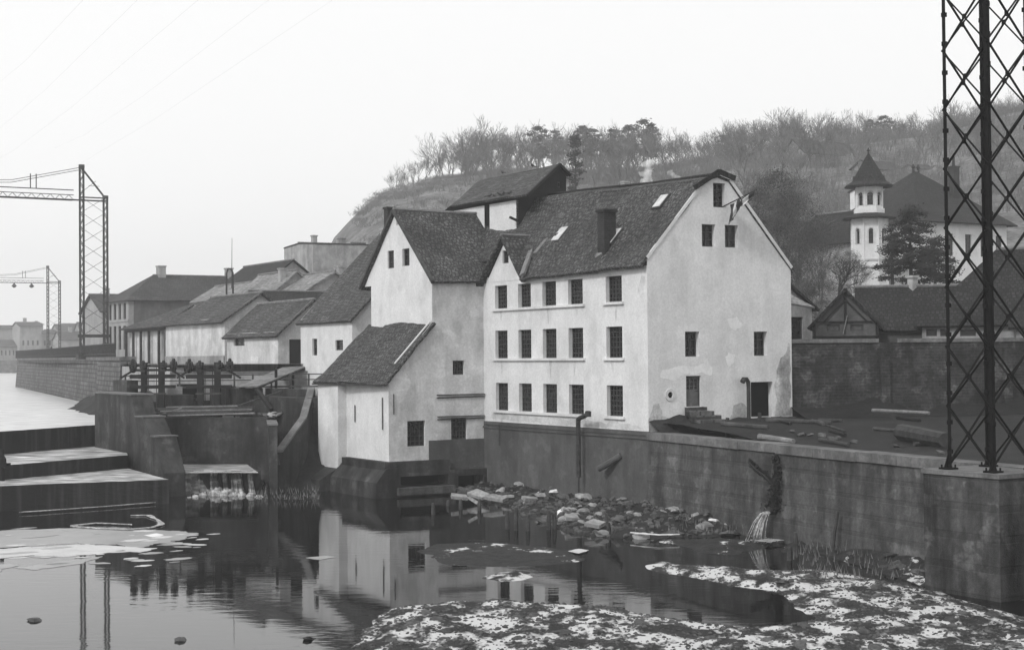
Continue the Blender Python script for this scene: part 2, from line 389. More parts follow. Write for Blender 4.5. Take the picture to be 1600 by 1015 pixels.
SC.cycles.max_bounces = 6; SC.cycles.diffuse_bounces = 3; SC.cycles.glossy_bounces = 3; SC.cycles.volume_bounces = 2
SC.cycles.sample_clamp_indirect = 4
if HAZE:
    hz = MB().box((-700, -30, -3.2), (1500, 0, 0), (0, 1300, 0), (0, 0, 92)).build('haze', 'snow', uv=False)
    hm = bpy.data.materials.new('haze_air'); hm.use_nodes = True; n_ = hm.node_tree.nodes; n_.clear()
    ho = n_.new('ShaderNodeOutputMaterial'); pv = n_.new('ShaderNodeVolumePrincipled'); hm.node_tree.links.new(pv.outputs[0], ho.inputs['Volume'])
    pv.inputs['Color'].default_value = g(.97); pv.inputs['Density'].default_value = HAZE; pv.inputs['Anisotropy'].default_value = .2
    hz.data.materials.clear(); hz.data.materials.append(hm); tag(hz, 'pale winter haze filling the valley air', kind='stuff')
# ================================================================== LAND AND WATER
def lerp_tab(t, x):
    if x <= t[0][0]: return t[0][1]
    for (a, b), (c, d) in zip(t, t[1:]):
        if x <= c: return b+(d-b)*(x-a)/(c-a)
    return t[-1][1]
def sstep(t): t = max(0, min(1, t)); return t*t*(3-2*t)
YG = [(400, 560), (440, 530), (480, 470), (500, 420), (521, 375), (545, 350), (566, 330), (594, 310), (619, 299), (650, 293), (687, 282), (760, 277), (1050, 275), (1200, 264), (1320, 252), (1400, 246), (1480, 242), (1540, 222), (1600, 205), (1800, 190), (2400, 190)]
YR = 340.0
def hill_z(x, y):
    px = 800+F*x/max(y, 1)
    zc = H+(553-lerp_tab(YG, px))*YR/F
    base = 7.3 if px < 1150 else 6.0
    ys = 170-70*sstep((px-900)/300)
    t = sstep((y-ys)/(YR-ys))**(.85)
    z = base+max(0, zc-base)*t
    if y > YR: z -= min(20, (y-YR)*.10)
    if y > 130: z += noise.noise(Vector((x*.03, y*.03, 0)))*2.2*min(1, (y-130)/60)*(1 if zc > 10 else .1)
    return z
XB = [(20, 28.2), (53.1, 15.8), (74.3, 7.3), (90, 4), (92, -7), (97, -9.6), (103.6, -12.5), (103.7, -22.9), (141, -38), (236, -76), (325, -101), (334, -70), (420, -90), (470, -150), (477, -330), (490, -600), (900, -700)]
def land_z(x, y):
    if y < 80: return 3.86+.55*sstep((y-62)/12)+.06*noise.noise(Vector((x*.7, y*.7, 0)))
    if x < 14 and y < 100: return 4.4
    if y < 94: return 4.4
    return hill_z(x, y)
def land_mesh(name, ys, nx, xr, m):
    q = MB()
    for y in ys:
        xb = lerp_tab(XB, y)
        for i in range(nx+1):
            x = xb+(xr(y)-xb)*(i/nx)**1.6; q.v.append(Vector((x, y, land_z(x, y))))
    n = nx+1; q.f = [(j*n+i, j*n+i+1, (j+1)*n+i+1, (j+1)*n+i) for j in range(len(ys)-1) for i in range(nx)]
    return tag(q.build(name, m, smooth=True, uv=False), kind='structure')
land_mesh('yard_ground', [20+i*1.5 for i in range(40)]+[79.9], 30, lambda y: 60, 'yardsoil')
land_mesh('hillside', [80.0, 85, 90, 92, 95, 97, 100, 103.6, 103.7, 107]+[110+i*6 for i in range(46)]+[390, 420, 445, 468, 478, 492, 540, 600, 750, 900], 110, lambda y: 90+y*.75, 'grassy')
tag(MB().face([(-3000, -60, -1.6), (3000, -60, -1.6), (3000, 5000, -1.6), (-3000, 5000, -1.6)]).build('ground', 'bed'), kind='structure')
tag(MB().face([(-160, 5, 0), (30, 5, 0), (30, 50, 0), (12, 78, 0), (0, 95, 0), (-20, 100, 0), (-160, 20, 0)]).build('lower_river_water', 'water'), kind='structure')
# weir edges
def line_x(a, b, ext0, ext1):
    d = (b-a).normalized(); return a-d*ext0, b+d*ext1
f0, f1 = line_x(G(31, 797, 0), G(255, 787, 0), 40, .3)
s0_, s1_ = line_x(G(31, 724.5, 2.11), G(170, 713, 2.11), 45, 1.5)
c0, c1 = line_x(G(31, 671, 3.53), G(147, 663, 3.53), 48, 3)
def lvl(p, z): return Vector((p.x, p.y, z))
def strip_grid(a, b, c, d, m, name, nu=60, nv=6, amp=.03, label=None):
    q = MB()
    for j in range(nv+1):
        for i in range(nu+1):
            p = (a.lerp(b, i/nu)).lerp(d.lerp(c, i/nu), j/nv); q.v.append(p+Vector((1, 1, .6))*noise.noise(p*1.3)*amp)
    q.f = [(j*(nu+1)+i, j*(nu+1)+i+1, (j+1)*(nu+1)+i+1, (j+1)*(nu+1)+i) for j in range(nv) for i in range(nu)]
    return q.build(name, m, smooth=True, uv=False)
weir = tag(MB().prism([lvl(f0, -1), lvl(f1, -1), lvl(c1, -1)+Vector((-.6, 1.5, 0)), lvl(c0, -1)+Vector((-.6, 1.5, 0))], (0, 0, .9)).build('weir', 'sluice'), 'stepped concrete weir spanning the river left of the sluice pier, water spilling over it', 'weir')
for nm, a, b, c, d, m in (('spill_face', lvl(f0, -.1), lvl(f1, -.1), lvl(f1, 1.3), lvl(f0, 1.3), 'spill'),
                          ('spill_face', lvl(s0_, 1.25), lvl(s1_, 1.25), lvl(s1_, 2.11), lvl(s0_, 2.11), 'spill'),
                          ('spill_face', lvl(c0, 2.05), lvl(c1, 2.05), lvl(c1, 3.5), lvl(c0, 3.5), 'spill'),
                          ('tread', lvl(f0, 1.3), lvl(f1, 1.3), lvl(s1_, 1.33), lvl(s0_, 1.33), 'tread'),
                          ('tread', lvl(s0_, 2.11), lvl(s1_, 2.11), lvl(c1, 2.14), lvl(c0, 2.14), 'tread')):
    o = strip_grid(a, b, c, d, m, nm); o.parent = weir
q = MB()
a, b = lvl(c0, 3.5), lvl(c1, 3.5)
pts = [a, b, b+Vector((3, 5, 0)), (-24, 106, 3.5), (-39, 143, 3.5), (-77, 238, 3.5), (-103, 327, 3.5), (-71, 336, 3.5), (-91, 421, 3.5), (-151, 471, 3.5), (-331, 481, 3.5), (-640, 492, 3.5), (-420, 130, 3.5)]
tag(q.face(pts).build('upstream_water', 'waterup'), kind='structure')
# foam lines at the weir foot
def ribbon(pts, wdt, z, name, m, seed=0, h=.03):
    pts = [Vector(p) for p in pts]; q = MB(); n = 0; dense = []
    for a, b in zip(pts, pts[1:]):
        k = max(1, int((b-a).length/.25)); dense += [a.lerp(b, i/k) for i in range(k)]
    dense.append(pts[-1]); L = []; Rr = []
    for i, p in enumerate(dense):
        d = (dense[min(i+1, len(dense)-1)]-dense[max(i-1, 0)]).normalized(); s_ = Vector((-d.y, d.x, 0))
        w1 = wdt*max(.08, .5+.9*noise.noise(Vector((i*.13, seed, 0)))); w2 = wdt*max(.08, .5+.9*noise.noise(Vector((i*.17, seed+9, 0))))
        if i in (0, len(dense)-1): w1 = w2 = .02
        L.append(p+s_*w1+Z*z); Rr.append(p-s_*w2+Z*z)
    for i in range(len(L)-1): q.prism([Rr[i], Rr[i+1], L[i+1], L[i]], (0, 0, h))
    return q.build(name, m)
# embankment wall (river side), parapet fence
W_EMB = [(-14.2, 103.5), (-23.0, 103.9), (-28.4, 117), (-32.0, 126.0), (-38.0, 141), (-56, 188), (-76, 236), (-120, 346)]
def retaining(name, pts, z0, z1, m, label, cat='wall', th=1.0, cap=None, batter=.0, top=None):
    q = MB(); t = thing(name, label, cat, Vector((pts[0][0], pts[0][1], z0)))
    for i, ((x0, y0), (x1, y1)) in enumerate(zip(pts, pts[1:])):
        w = W((x0, y0), (x1-x0, y1-y0)); L = math.hypot(x1-x0, y1-y0)
        za = z1 if top is None else top[i]; zb = z1 if top is None else top[i+1]
        sg = 1 if w.n.x < 0 else -1
        q.prism([w.pt(0, z0, batter*sg), w.pt(L, z0, batter*sg), w.pt(L, zb), w.pt(0, za)], -w.n*th*sg)
        if cap:
            r = MB(); r.prism([w.pt(-.02, za+.003, cap[0]*sg), w.pt(L+.02, zb+.003, cap[0]*sg), w.pt(L+.02, zb+cap[1], cap[0]*sg), w.pt(-.02, za+cap[1], cap[0]*sg)], -w.n*(th+cap[0])*sg)
            r.build('coping', 'coping', t)
    q.build('masonry', m, t); return t
retaining('embankment_wall', [(-32.2, 126.4), (-38.0, 141), (-56, 188), (-76, 236)], -1, 7.6, 'rubble', 'long rough stone embankment wall receding along the left river bank under the railings', th=1.2, cap=(.12, .3), batter=.7)
retaining('terrace_wall', [(-23.0, 103.9), (-28.4, 117), (-32.0, 126.0)], 1, 7.1, 'plaster_grey', 'pale retaining wall at the end of the embankment below the posted shed', th=.8, batter=.15)
retaining('far_embankment', [(-76.4, 237), (-102, 326), (-71, 335), (-90, 420), (-150, 470), (-330, 480), (-600, 491)], -1, 7.4, 'rubble', 'far low river embankment below the hazy town', th=1.2)
t = thing('railing', 'dark iron railing along the top of the stone embankment wall', 'railing', (-38, 141, 7.9))
q = MB(); r_ = MB(); pp = [Vector((-32.8, 127, 7.9)), Vector((-38.3, 141, 7.9)), Vector((-56.3, 188, 7.9)), Vector((-76.3, 236, 7.9))]
for a, b in zip(pp, pp[1:]):
    n = int((b-a).length/.35)
    for i in range(n): p = a.lerp(b, i/n); q.box(p-Vector((.03, .03, 0)), (.06, 0, 0), (0, .06, 0), (0, 0, 1.15))
    for z in (.25, 1.1): r_.bar(a+Z*z, b+Z*z, .07, .06)
q.build('balusters', 'iron', t); r_.build('rail', 'iron', t)
q = MB()   # overgrown slope at the foot of the embankment
for j in range(9):
    for i in range(41):
        p = Vector((-24.5, 107, 0)).lerp(Vector((-46, 160, 0)), i/40); s = j/8
        wdt = 1.0+4.2*math.sin(PI*min(1, (i+6)/40))
        p = p-E*(wdt*(1-s))+E*1.2; q.v.append(p+Z*(3.2+3.1*s*(1-.75*i/40)+.5*noise.noise(p*.7+Vector((0, 0, s)))))
q.f = [(j*41+i, j*41+i+1, (j+1)*41+i+1, (j+1)*41+i) for j in range(8) for i in range(40)]
tag(q.build('river_bank', 'soil', smooth=True, uv=False), kind='structure')
# ================================================================== THE MILL
C = Vector((6.56, 74.3, 0)); Wf = W(C, U); Wg = W(C, E)
WL = 9.1
mill = thing('mill_building', 'large whitewashed three-storey mill with rows of barred windows and a tiled half-hipped roof', 'building', C+Z*4)
sI = Wf.sp(757, 657)[0]; I = Wf.pt(sI)
def cr(rects, ox, oy, k): return [(ox+a/k, oy+b/k, ox+c/k, oy+d/k) for (a, c, b, d) in rects]
fw = cr([(115, 176, 155, 272), (235, 301, 147, 270), (362, 436, 132, 263), (500, 577, 122, 255), (698, 783, 105, 246),
         (113, 179, 392, 540), (237, 305, 389, 538), (366, 438, 384, 538), (501, 579, 380, 538), (701, 786, 373, 538),
         (118, 183, 667, 810), (240, 308, 671, 818), (369, 440, 675, 830), (505, 582, 680, 836), (705, 790, 686, 850)], 740, 400, 3.383)
FR = [Wf.rect(*r) for r in fw]
rows = []
for k in range(3):
    rr = FR[k*5:k*5+5]; z0 = sum(r[1] for r in rr)/5; z1 = sum(r[3] for r in rr)/5
    rows.append((z0, z1)); print('row', k, [tuple(round(x, 2) for x in r) for r in rr])
colx = [(sum(FR[k*5+i][0] for k in range(3))/3, sum(FR[k*5+i][2] for k in range(3))/3) for i in range(5)]
FH = [(colx[i][0], rows[k][0], colx[i][1], rows[k][1]) for k in range(3) for i in range(5)]
ZP = 4.0
m = MB(); m.wall(Wf, [(-20, ZP), (0, ZP), (0, 12.05), (-20, 12.25)], FH, .3)
da = Wf.sp(790, 371); dL = Wf.sp(762, 434); dR = Wf.sp(819, 431)
dwin = Wf.rect(788.5, 391, 796.5, 411); dwin = (da[0]-.33, dwin[1], da[0]+.33, dwin[3])
Wd = W(Wf.pt(0, 0, .02)[:2], U)
m.wall(Wd, [(dL[0]-.1, 11.9), (dR[0], 11.9), (da[0], da[1]-.15)], [dwin], .3)
Gp = {k: Wg.sp(*v) for k, v in dict(e0=(1003, 412), k0=(1100, 279), a=(1121, 272), k1=(1140, 278), e1=(1240, 416)).items()}
gw = cr([(807, 867, 178, 298), (751, 818, 382, 493), (865, 930, 386, 497)], 860, 230, 3.173)+cr([(298, 392, 160, 325), (753, 840, 160, 320), (305, 403, 452, 655), (733, 878, 492, 722)], 1000, 480, 4.23)
GH = [Wg.rect(*r) for r in gw]; print('gable', [tuple(round(x, 2) for x in r) for r in GH])
vent = Wg.sp(1046.8, 616.6)
gout = [(0, 2.5), (WL, 2.5), (WL, 12.25), (Gp['k1'][0]+.02, Gp['k1'][1]-.12), (Gp['a'][0], Gp['a'][1]-.12), (Gp['k0'][0]+.03, Gp['k0'][1]-.12), (0, 12.35)]
m.wall(Wg, gout, GH+[(vent[0]-.17, vent[1]-.17, vent[0]+.17, vent[1]+.17)], .35)
wr = W(Wg.pt(WL)[:2], V); m.wall(wr, [(0, 2.5), (20, 2.5), (20, 12.2), (0, 12.2)])
wb = W(Wf.pt(-20)[:2], V)
m.wall(W((Wf.pt(-20)+E*WL)[:2], -E), [(0, 2.5), (WL, 2.5), (WL, 12.2), (WL/2, 16.5), (0, 12.2)])
m.build('wall', 'plaster', mill)
MB().wall(W(Wf.pt(0, 0, .05)[:2], U), [(sI-.2, -1), (.05, -1), (.05, ZP+.02), (sI-.2, ZP+.02)], (), .1, .08).box(Wf.pt(sI, ZP-.36, .05), Wf.u*(-sI+.06), Z*.1, Wf.n*.07).build('plinth', 'plinth', mill)
for r in FH: window(Wf, r, mill, 5, 6, .22, bar=.045)
for k in range(3):
    sill(Wf, colx[0][0]-.2, colx[3][1]+.2, rows[k][0]-.003, mill); sill(Wf, colx[4][0]-.2, colx[4][1]+.2, rows[k][0]-.003, mill)
for i, r in enumerate(GH[:5]): window(Wg, r, mill, 2, 3 if i else 4, .25, bar=.05)
window(Wd, dwin, mill, 2, 2, .12)
# door with glazed upper half, dark gateway, round vent
r = GH[5]; dm = MB(); dm.box(Wg.pt(r[0]+.06, r[1], -.2), Wg.u*(r[2]-r[0]-.12), Z*(r[3]-r[1])*.52, Wg.n*.05)
dr = dm.build('door', 'door', mill)
MB().box(Wg.pt(r[0], r[1], -.24), Wg.u*.06, Z*(r[3]-r[1]), Wg.n*.12).box(Wg.pt(r[2]-.06, r[1], -.24), Wg.u*.06, Z*(r[3]-r[1]), Wg.n*.12).box(Wg.pt(r[0]+.06, r[3]-.1, -.24), Wg.u*(r[2]-r[0]-.12), Z*.1, Wg.n*.12).build('door_frame', 'wood', dr)
window(Wg, (r[0]+.06, r[1]+(r[3]-r[1])*.52, r[2]-.06, r[3]-.1), dr, 3, 3, .17, 'door', 'door_light')
MB().box(Wg.pt(r[2]-.22, r[1]+.75, -.15), Wg.u*.12, Z*.03, Wg.n*.05).build('handle', 'iron', dr)
r = GH[6]; MB().face([Wg.pt(r[0], r[1], -.34), Wg.pt(r[2], r[1], -.34), Wg.pt(r[2], r[3], -.34), Wg.pt(r[0], r[3], -.34)]).build('gateway', 'opening_shade', mill, )  # flat near-black face paints the shade inside the gateway
q = MB(); a = Wg.pt(vent[0], vent[1]);
for j in range(24):
    t0, t1 = 2*PI*j/24, 2*PI*(j+1)/24; rr = lambda t, k: Wg.pt(vent[0]+k*math.cos(t), vent[1]+k*math.sin(t))
    q.prism([rr(t0, .15), rr(t0, .3), rr(t1, .3), rr(t1, .15)], Wg.n*.05)
vo = q.build('vent', 'plaster_old', mill); MB().face([Wg.pt(vent[0]-.17, vent[1]-.17, -.1), Wg.pt(vent[0]+.17, vent[1]-.17, -.1), Wg.pt(vent[0]+.17, vent[1]+.17, -.1), Wg.pt(vent[0]-.17, vent[1]+.17, -.1)]).build('pane', 'opening_shade', vo)  # the sheet behind the vent ring is painted shade, not glass
# plaster patches (repairs stand a little proud)
# repairs and damp patches in the plaster
def patch(w, px_poly, m, seed):
    sz = [w.sp(*q) for q in px_poly]; out = []
    for (a, b), (c, d) in zip(sz, sz[1:]+sz[:1]):
        k = max(2, int(math.hypot(c-a, d-b)/.12))
        for i in range(k):
            s_, z_ = a+(c-a)*i/k, b+(d-b)*i/k; v = Vector((s_*1.7, z_*1.7, seed)); out.append((s_+.16*noise.noise(v)+.05*noise.noise(v*4), z_+.16*noise.noise(v+Vector((5, 5, 0)))+.05*noise.noise(v*4+Vector((3, 0, 0)))))
    MB().wall(W(w.pt(0, 0, .004+seed*.0007)[:2], w.u), out).build('plaster_patch', m, mill)
patch(Wg, [(1031, 590), (1033, 580), (1060, 572), (1098, 568), (1108, 560), (1112, 575), (1110, 585), (1075, 586), (1050, 594)], 'newplaster', 1)
patch(Wg, [(1132, 560), (1140, 548), (1149, 553), (1148, 568), (1138, 573)], 'newplaster', 2)
patch(Wg, [(1137, 498), (1150, 494), (1160, 506), (1150, 516), (1140, 511)], 'newplaster', 3)
patch(Wg, [(1015, 676), (1014, 655), (1022, 632), (1030, 630), (1033, 648), (1050, 655), (1064, 648), (1068, 672), (1040, 678)], 'damp', 4)
patch(Wg, [(1142, 655), (1146, 632), (1158, 628), (1170, 640), (1174, 655)], 'damp', 5)
patch(Wg, [(1212, 650), (1210, 600), (1218, 560), (1232, 535), (1235, 535), (1235, 650)], 'damp', 6)
patch(Wf, [(768, 652), (770, 645), (800, 649), (860, 652), (905, 656), (990, 664), (1005, 668), (1005, 671), (880, 663), (800, 657)], 'plaster_old', 7)
patch(Wf, [(1003, 430), (1008, 430), (1008, 470), (1003, 475), (997, 450)], 'plaster_old', 8)
for k in range(3):
    for i in (0, 2, 3, 4):
        x0 = (colx[i][0]+colx[i][1])/2+.2*math.sin(i*5+k*3); z0 = rows[k][0]-.14
        q = [(x0-.16, z0), (x0+.14, z0), (x0+.07, z0-.35-.2*((i+k) % 3)), (x0-.03, z0-.6-.25*((i*2+k) % 3)), (x0-.1, z0-.3)]
        MB().wall(W(Wf.pt(0, 0, .003)[:2], U), q).build('rain_stain', 'plaster_old', mill)
# door steps
st = thing('door_steps', 'worn stone steps below the grey mill door', 'steps', Wg.pt(GH[5][0], 4.2, .6))
for k in range(4):
    MB().box(Wg.pt(GH[5][0]-.1-.0*k, 3.7, .003), Wg.u*(GH[5][2]-GH[5][0]+.2+.22*k), Z*(GH[5][1]-3.7-.02-.2*k), Wg.n*(.35+.28*k)).build('step', 'rubble', st)
# roof: measured points
Wk = W(Wg.pt(Gp['k0'][0])[:2], U); zk = lambda s: lerp_tab([(-20, 16.95), (-11.88, Wk.sp(895, 303)[1]), (-5.43, Wk.sp(1000, 293)[1]), (0, Gp['k0'][1])], s)
roof = MB()
def gp(k, s, dz=0): return Wg.pt(Gp[k][0], Gp[k][1]+dz)+U*s
ES = -.45
def eavep(s, z): return Wg.pt(ES, z)+U*s
rp = []
segs = [(-20, -11.35), (-11.35, -5.43), (-5.43, .04)]
ez = lambda s: lerp_tab([(-20, 12.0), (-10.7, 11.93), (-5.6, 11.98), (.15, 12.08)], s)
for i, (a, b) in enumerate(segs):
    fa = .24 if i == 0 else 0; ea, eb = eavep(a, ez(a)), eavep(b, ez(b)); ka, kb = Wk.pt(a, zk(a)), Wk.pt(b, zk(b))
    roof.slab(ea.lerp(ka, fa), eb.lerp(kb, fa), kb, ka, .16, 24, 18, .085, 3)
    Wa = W(Wg.pt(Gp['a'][0])[:2], U)
    roof.slab(Wk.pt(a, zk(a)+.005), Wk.pt(b, zk(b)+.005), Wa.pt(b, zk(b)+.24), Wa.pt(a, zk(a)+.24), .14, 20, 3, .02, 3)
    k1 = W(Wg.pt(Gp['k1'][0])[:2], U); e1 = W(Wg.pt(WL+.25)[:2], U)
    roof.slab(k1.pt(a, zk(a)), k1.pt(b, zk(b)), Wa.pt(b, zk(b)+.23), Wa.pt(a, zk(a)+.23), .14, 20, 3, .02, 3)
    roof.slab(e1.pt(a, 11.95), e1.pt(b, 11.95), k1.pt(b, zk(b)-.005), k1.pt(a, zk(a)-.005), .16, 20, 10, .04, 3)
roof = roof.build('roof', 'tile', mill)
# verge of the gable (thin dark edge) and ridge
MB().tube([Wa.pt(-19, zk(-19)+.27), Wa.pt(-11.9, zk(-11.9)+.27), Wa.pt(-5.4, zk(-5.4)+.27), Wa.pt(.2, zk(0)+.27)], .09, 6).build('ridge_cap', 'tile_dark', roof)
def on_roof(px, py):
    """where the line of sight meets the front roof slope"""
    A_, B_, D_ = eavep(-12, 11.95), eavep(0, 12.05), Wk.pt(0, Gp['k0'][1]); nr = (B_-A_).cross(D_-A_).normalized()
    d = ray(px, py); return CAM+d*((A_-CAM).dot(nr)/d.dot(nr)), (nr if nr.z > 0 else -nr)
# mortar bands on the slope
for (p, q_) in (((903, 318), (838, 398)), ((841, 366), (818, 431))):
    a, nr = on_roof(*p); b, _ = on_roof(*q_); m = MB(); mid = a.lerp(b, .5)
    m.bar(a+nr*.09, mid+nr*.09, .34, .14, nr); m.bar(mid+nr*.09, b+nr*.09, .34, .14, nr); m.build('mortar_band', 'mortar', roof)
# chimney and skylights
c, nr = on_roof(942, 394); c2 = c+E*.25
chimney(c2, c.z-.5, Wf.sp(942, 337)[1]+.25, .72, roof, 'brickw', .62)
a, nr = on_roof(938, 394); b, _ = on_roof(936, 401); MB().bar(a+nr*.02, b+nr*.02, .42, .1, nr).build('flashing', 'mortar', roof)
for (x0, y0, x1, y1) in ((867, 377, 889, 359), (951, 379, 970, 364), (1028, 322, 1043, 312)):
    a, nr = on_roof((x0+x1)/2-1, (y0+y1)/2); up = nr.cross(U).normalized(); up = up if up.z > 0 else -up
    hw, hh = (.3, .42) if y0 < 350 else (.36, .5)
    s_ = MB().box(a-U*(hw+.08)-up*(hh+.08)+nr*.03, U*(2*hw+.16), up*(2*hh+.16), nr*.12).build('skylight', 'frame', roof)
    MB().box(a-U*hw-up*hh+nr*.155, U*2*hw, up*2*hh, nr*.02).build('pane', 'paleglass', s_)
# wall dormer (cross gable) on the facade
dm = MB(); ap = Wf.pt(da[0], da[1]+.1, .32); apb = ap+E*5.2
lo = Wf.pt(dL[0]-.75, 11.6, .5); ro = Wf.pt(dR[0]+.22, 11.85, .25)
dm.slab(lo+E*5.5, lo, ap, apb, .14, 10, 10, .03, 7); dm.slab(ro, ro+E*5.5, apb, ap, .14, 10, 10, .03, 8)
dmo = dm.build('dormer_roof', 'tile', mill)
MB().tube([ap+Z*.05, ap.lerp(apb, .5)+Z*.02, apb+Z*.05], .1, 6).build('ridge_cap', 'mortar', dmo)
# little roof-edge lip along the gable verge
MB().bar(Wg.pt(-.02, 12.42, .03), Wg.pt(Gp['k0'][0]+.0, Gp['k0'][1]-.1, .03), .16, .06, Wg.n).bar(Wg.pt(WL+.05, 12.12, .03), Wg.pt(Gp['k1'][0]-.0, Gp['k1'][1]-.1, .03), .16, .06, Wg.n).build('verge', 'plaster', roof)
MB().bar(Wg.pt(Gp['k0'][0]-.7, Gp['k0'][1]-.5, .12), Wg.pt(Gp['a'][0], Gp['a'][1]+.12, .12), .25, .1, Wg.n).bar(Wg.pt(Gp['a'][0], Gp['a'][1]+.12, .12), Wg.pt(Gp['k1'][0]+.25, Gp['k1'][1]-.02, .12), .25, .1, Wg.n).build('verge', 'tile_dark', roof)
# ------------------------------------------------------------------ projecting wing (part of the same mill complex, its own roof)
Wi = W(I[:2], E); sK = Wi.sp(675, 437)[0]; K = Wi.pt(sK); Wl = W(K[:2], U); sL = Wi.sp(607, 597)[0]; L_ = Wi.pt(sL); Wll = W(L_[:2], U)
wing = thing('mill_wing', 'tall whitewashed gabled mill wing with a steep tiled roof and a lean-to above the river', 'building', L_+Z*2)
zlt, zlb = 9.6, 6.33
sw = [Wi.rect(*r) for r in cr([(1243, 1305, 10, 85), (1003, 1098, 328, 463), (1235, 1320, 312, 427)], 340, 560, 3.3826)]
zE = Wi.sp(675, 437)[1]
MB().wall(Wi, [(sL, 1.3), (.3, 1.3), (.3, zE), (sK, zE), (sK, zlt+.15), (sL, zlb+.02)], sw, .28).build('wall', 'plaster_old', wing)['label'] = 'side wall facing the yard, streaked'
gR = Wl.sp(567, 442); gAp = Wl.sp(618, 328); gLx = -7.86
gw2 = [Wl.rect(*r) for r in cr([(145, 176, 512, 600), (218, 253, 502, 588), (188, 201, 352, 385)], 560, 230, 3.1725)]
MB().wall(Wl, [(gLx, 9.0), (0, 9.0), (0, zE), (gAp[0], gAp[1]-.12), (-9.0, 12.0), (gLx, 12.0)], gw2, .22).wall(W(Wl.pt(gLx)[:2], E), [(0, 2), (9, 2), (9, 12), (0, 12)]).wall(W((Wl.pt(gLx)+E*9)[:2], U), [(0, 2), (8, 2), (8, 12), (0, 12)]).build('gable_wall', 'plaster', wing)
for i, r in enumerate(sw): window(Wi, r, wing, (4, 4, 5)[i], (4, 5, 5)[i], .16)
for i, r in enumerate(gw2): window(Wl, r, wing, 2 if i < 2 else 1, 3 if i < 2 else 1, .12)
rf = MB(); ov = .16
apF = Wl.pt(gAp[0], gAp[1], ov); e0 = Wl.pt(.35, zE-.1, ov); e1 = Wl.pt(-9.1, zE-.1, ov)
rdg = Wl.pt(gAp[0], 0)+E*5.6; zR = 16.3
nE = K+U*.35+E*6.6+Z*(zE-.1); fE = nE-U*9.45
rf.slab(e0, nE, rdg+Z*zR, apF, .15, 26, 18, .08, 1); rf.slab(fE, e1, apF, rdg+Z*zR, .15, 20, 10, .05, 2); rf.slab(nE, fE, rdg+Z*zR, rdg+Z*zR, .15, 10, 10, .03, 3)
wroof = rf.build('roof', 'tile', wing)
MB().tube([apF+Z*.05, (apF+rdg+Z*zR)/2+Z*.01, rdg+Z*zR+Z*.04], .11, 6).tube([rdg+Z*(zR+.03), nE+Z*.05], .1, 6).build('ridge_cap', 'mortar', wroof)
MB().bar(Wl.pt(.38, zE-.12, ov+.02), Wl.pt(gAp[0], gAp[1]-.04, ov+.02), .16, .14, Wl.n).bar(Wl.pt(-9.12, zE-.12, ov+.02), Wl.pt(gAp[0], gAp[1]-.04, ov+.02), .16, .14, Wl.n).build('bargeboard', 'wood', wroof)
# lean-to
lw = MB(); off = .55; Wlo = W(Wll.pt(0, 0, off)[:2], U)
sA = Wlo.sp(497, 650)[0]; sB = Wlo.sp(528, 650)[0]
lw.wall(Wll, [(sB-.3, 1.2), (0, 1.2), (0, zlb+.02), (sB-.3, zlb+.02)]); lw.wall(Wlo, [(sA, .8), (sB, .8), (sB, zlb-.1), (sA, zlb-.1)])
lw.wall(W(Wlo.pt(sB)[:2], E), [(0, .8), (.75, .8), (.75, zlb-.1), (0, zlb-.1)]); lw.wall(W((Wlo.pt(sA)+E*4)[:2], -E), [(0, .8), (4, .8), (4, zlb), (0, zlb+3)])
lw.build('lean_to_wall', 'plaster', wing)
lr = MB(); A_ = Wll.pt(sA-.3, zlb-.08, .75); B_ = Wll.pt(.12, zlb-.06, .3); C_ = Wl.pt(.22, zlt+.02, -.0)+U*.1; D_ = Wl.pt(-8.3, zlt+.1, -.05)
lr.slab(A_, B_, C_, D_, .14, 26, 16, .08, 5); lro = lr.build('lean_to_roof', 'tile', wing)
MB().bar(A_-Z*.1, B_-Z*.1, .12, .1).build('gutter', 'iron', lro)
a = A_.lerp(B_, .93)+Z*.08; b = D_.lerp(C_, .93)+Z*.08; MB().bar(a.lerp(b, .3), b, .14, .05, Z).build('mortar_band', 'plaster', lro)
for (x0, y0, y1) in ((730, 245, 335), (875, 205, 375)):
    a = Wll.sp(340+x0/3.3826, 560+y0/3.3826); b = Wll.sp(340+x0/3.3826, 560+y1/3.3826)
    MB().bar(Wll.pt(a[0], a[1], .06), Wll.pt(a[0], b[1], .06), .05).build('tie_rod', 'iron', wing)
a = Wi.sp(614.5, 615); b = Wi.sp(614.5, 647); MB().bar(Wi.pt(a[0], a[1], .06), Wi.pt(a[0], b[1], .06), .05).build('tie_rod', 'iron', wing)
for (x0, x1, y) in ((1157, 1405, 193), (1160, 1405, 307)):
    a = Wi.sp(340+x0/3.3826, 560+(y+5)/3.3826); b = Wi.sp(340+x1/3.3826, 560+(y-5)/3.3826)
    MB().bar(Wi.pt(a[0], a[1]+.06, .1), Wi.pt(b[0], b[1]+.02, .1), .14, .05).bar(Wi.pt(a[0], a[1]-.1, .05), Wi.pt(b[0], b[1]-.12, .05), .08, .05).build('iron_ledge', 'iron', wing)
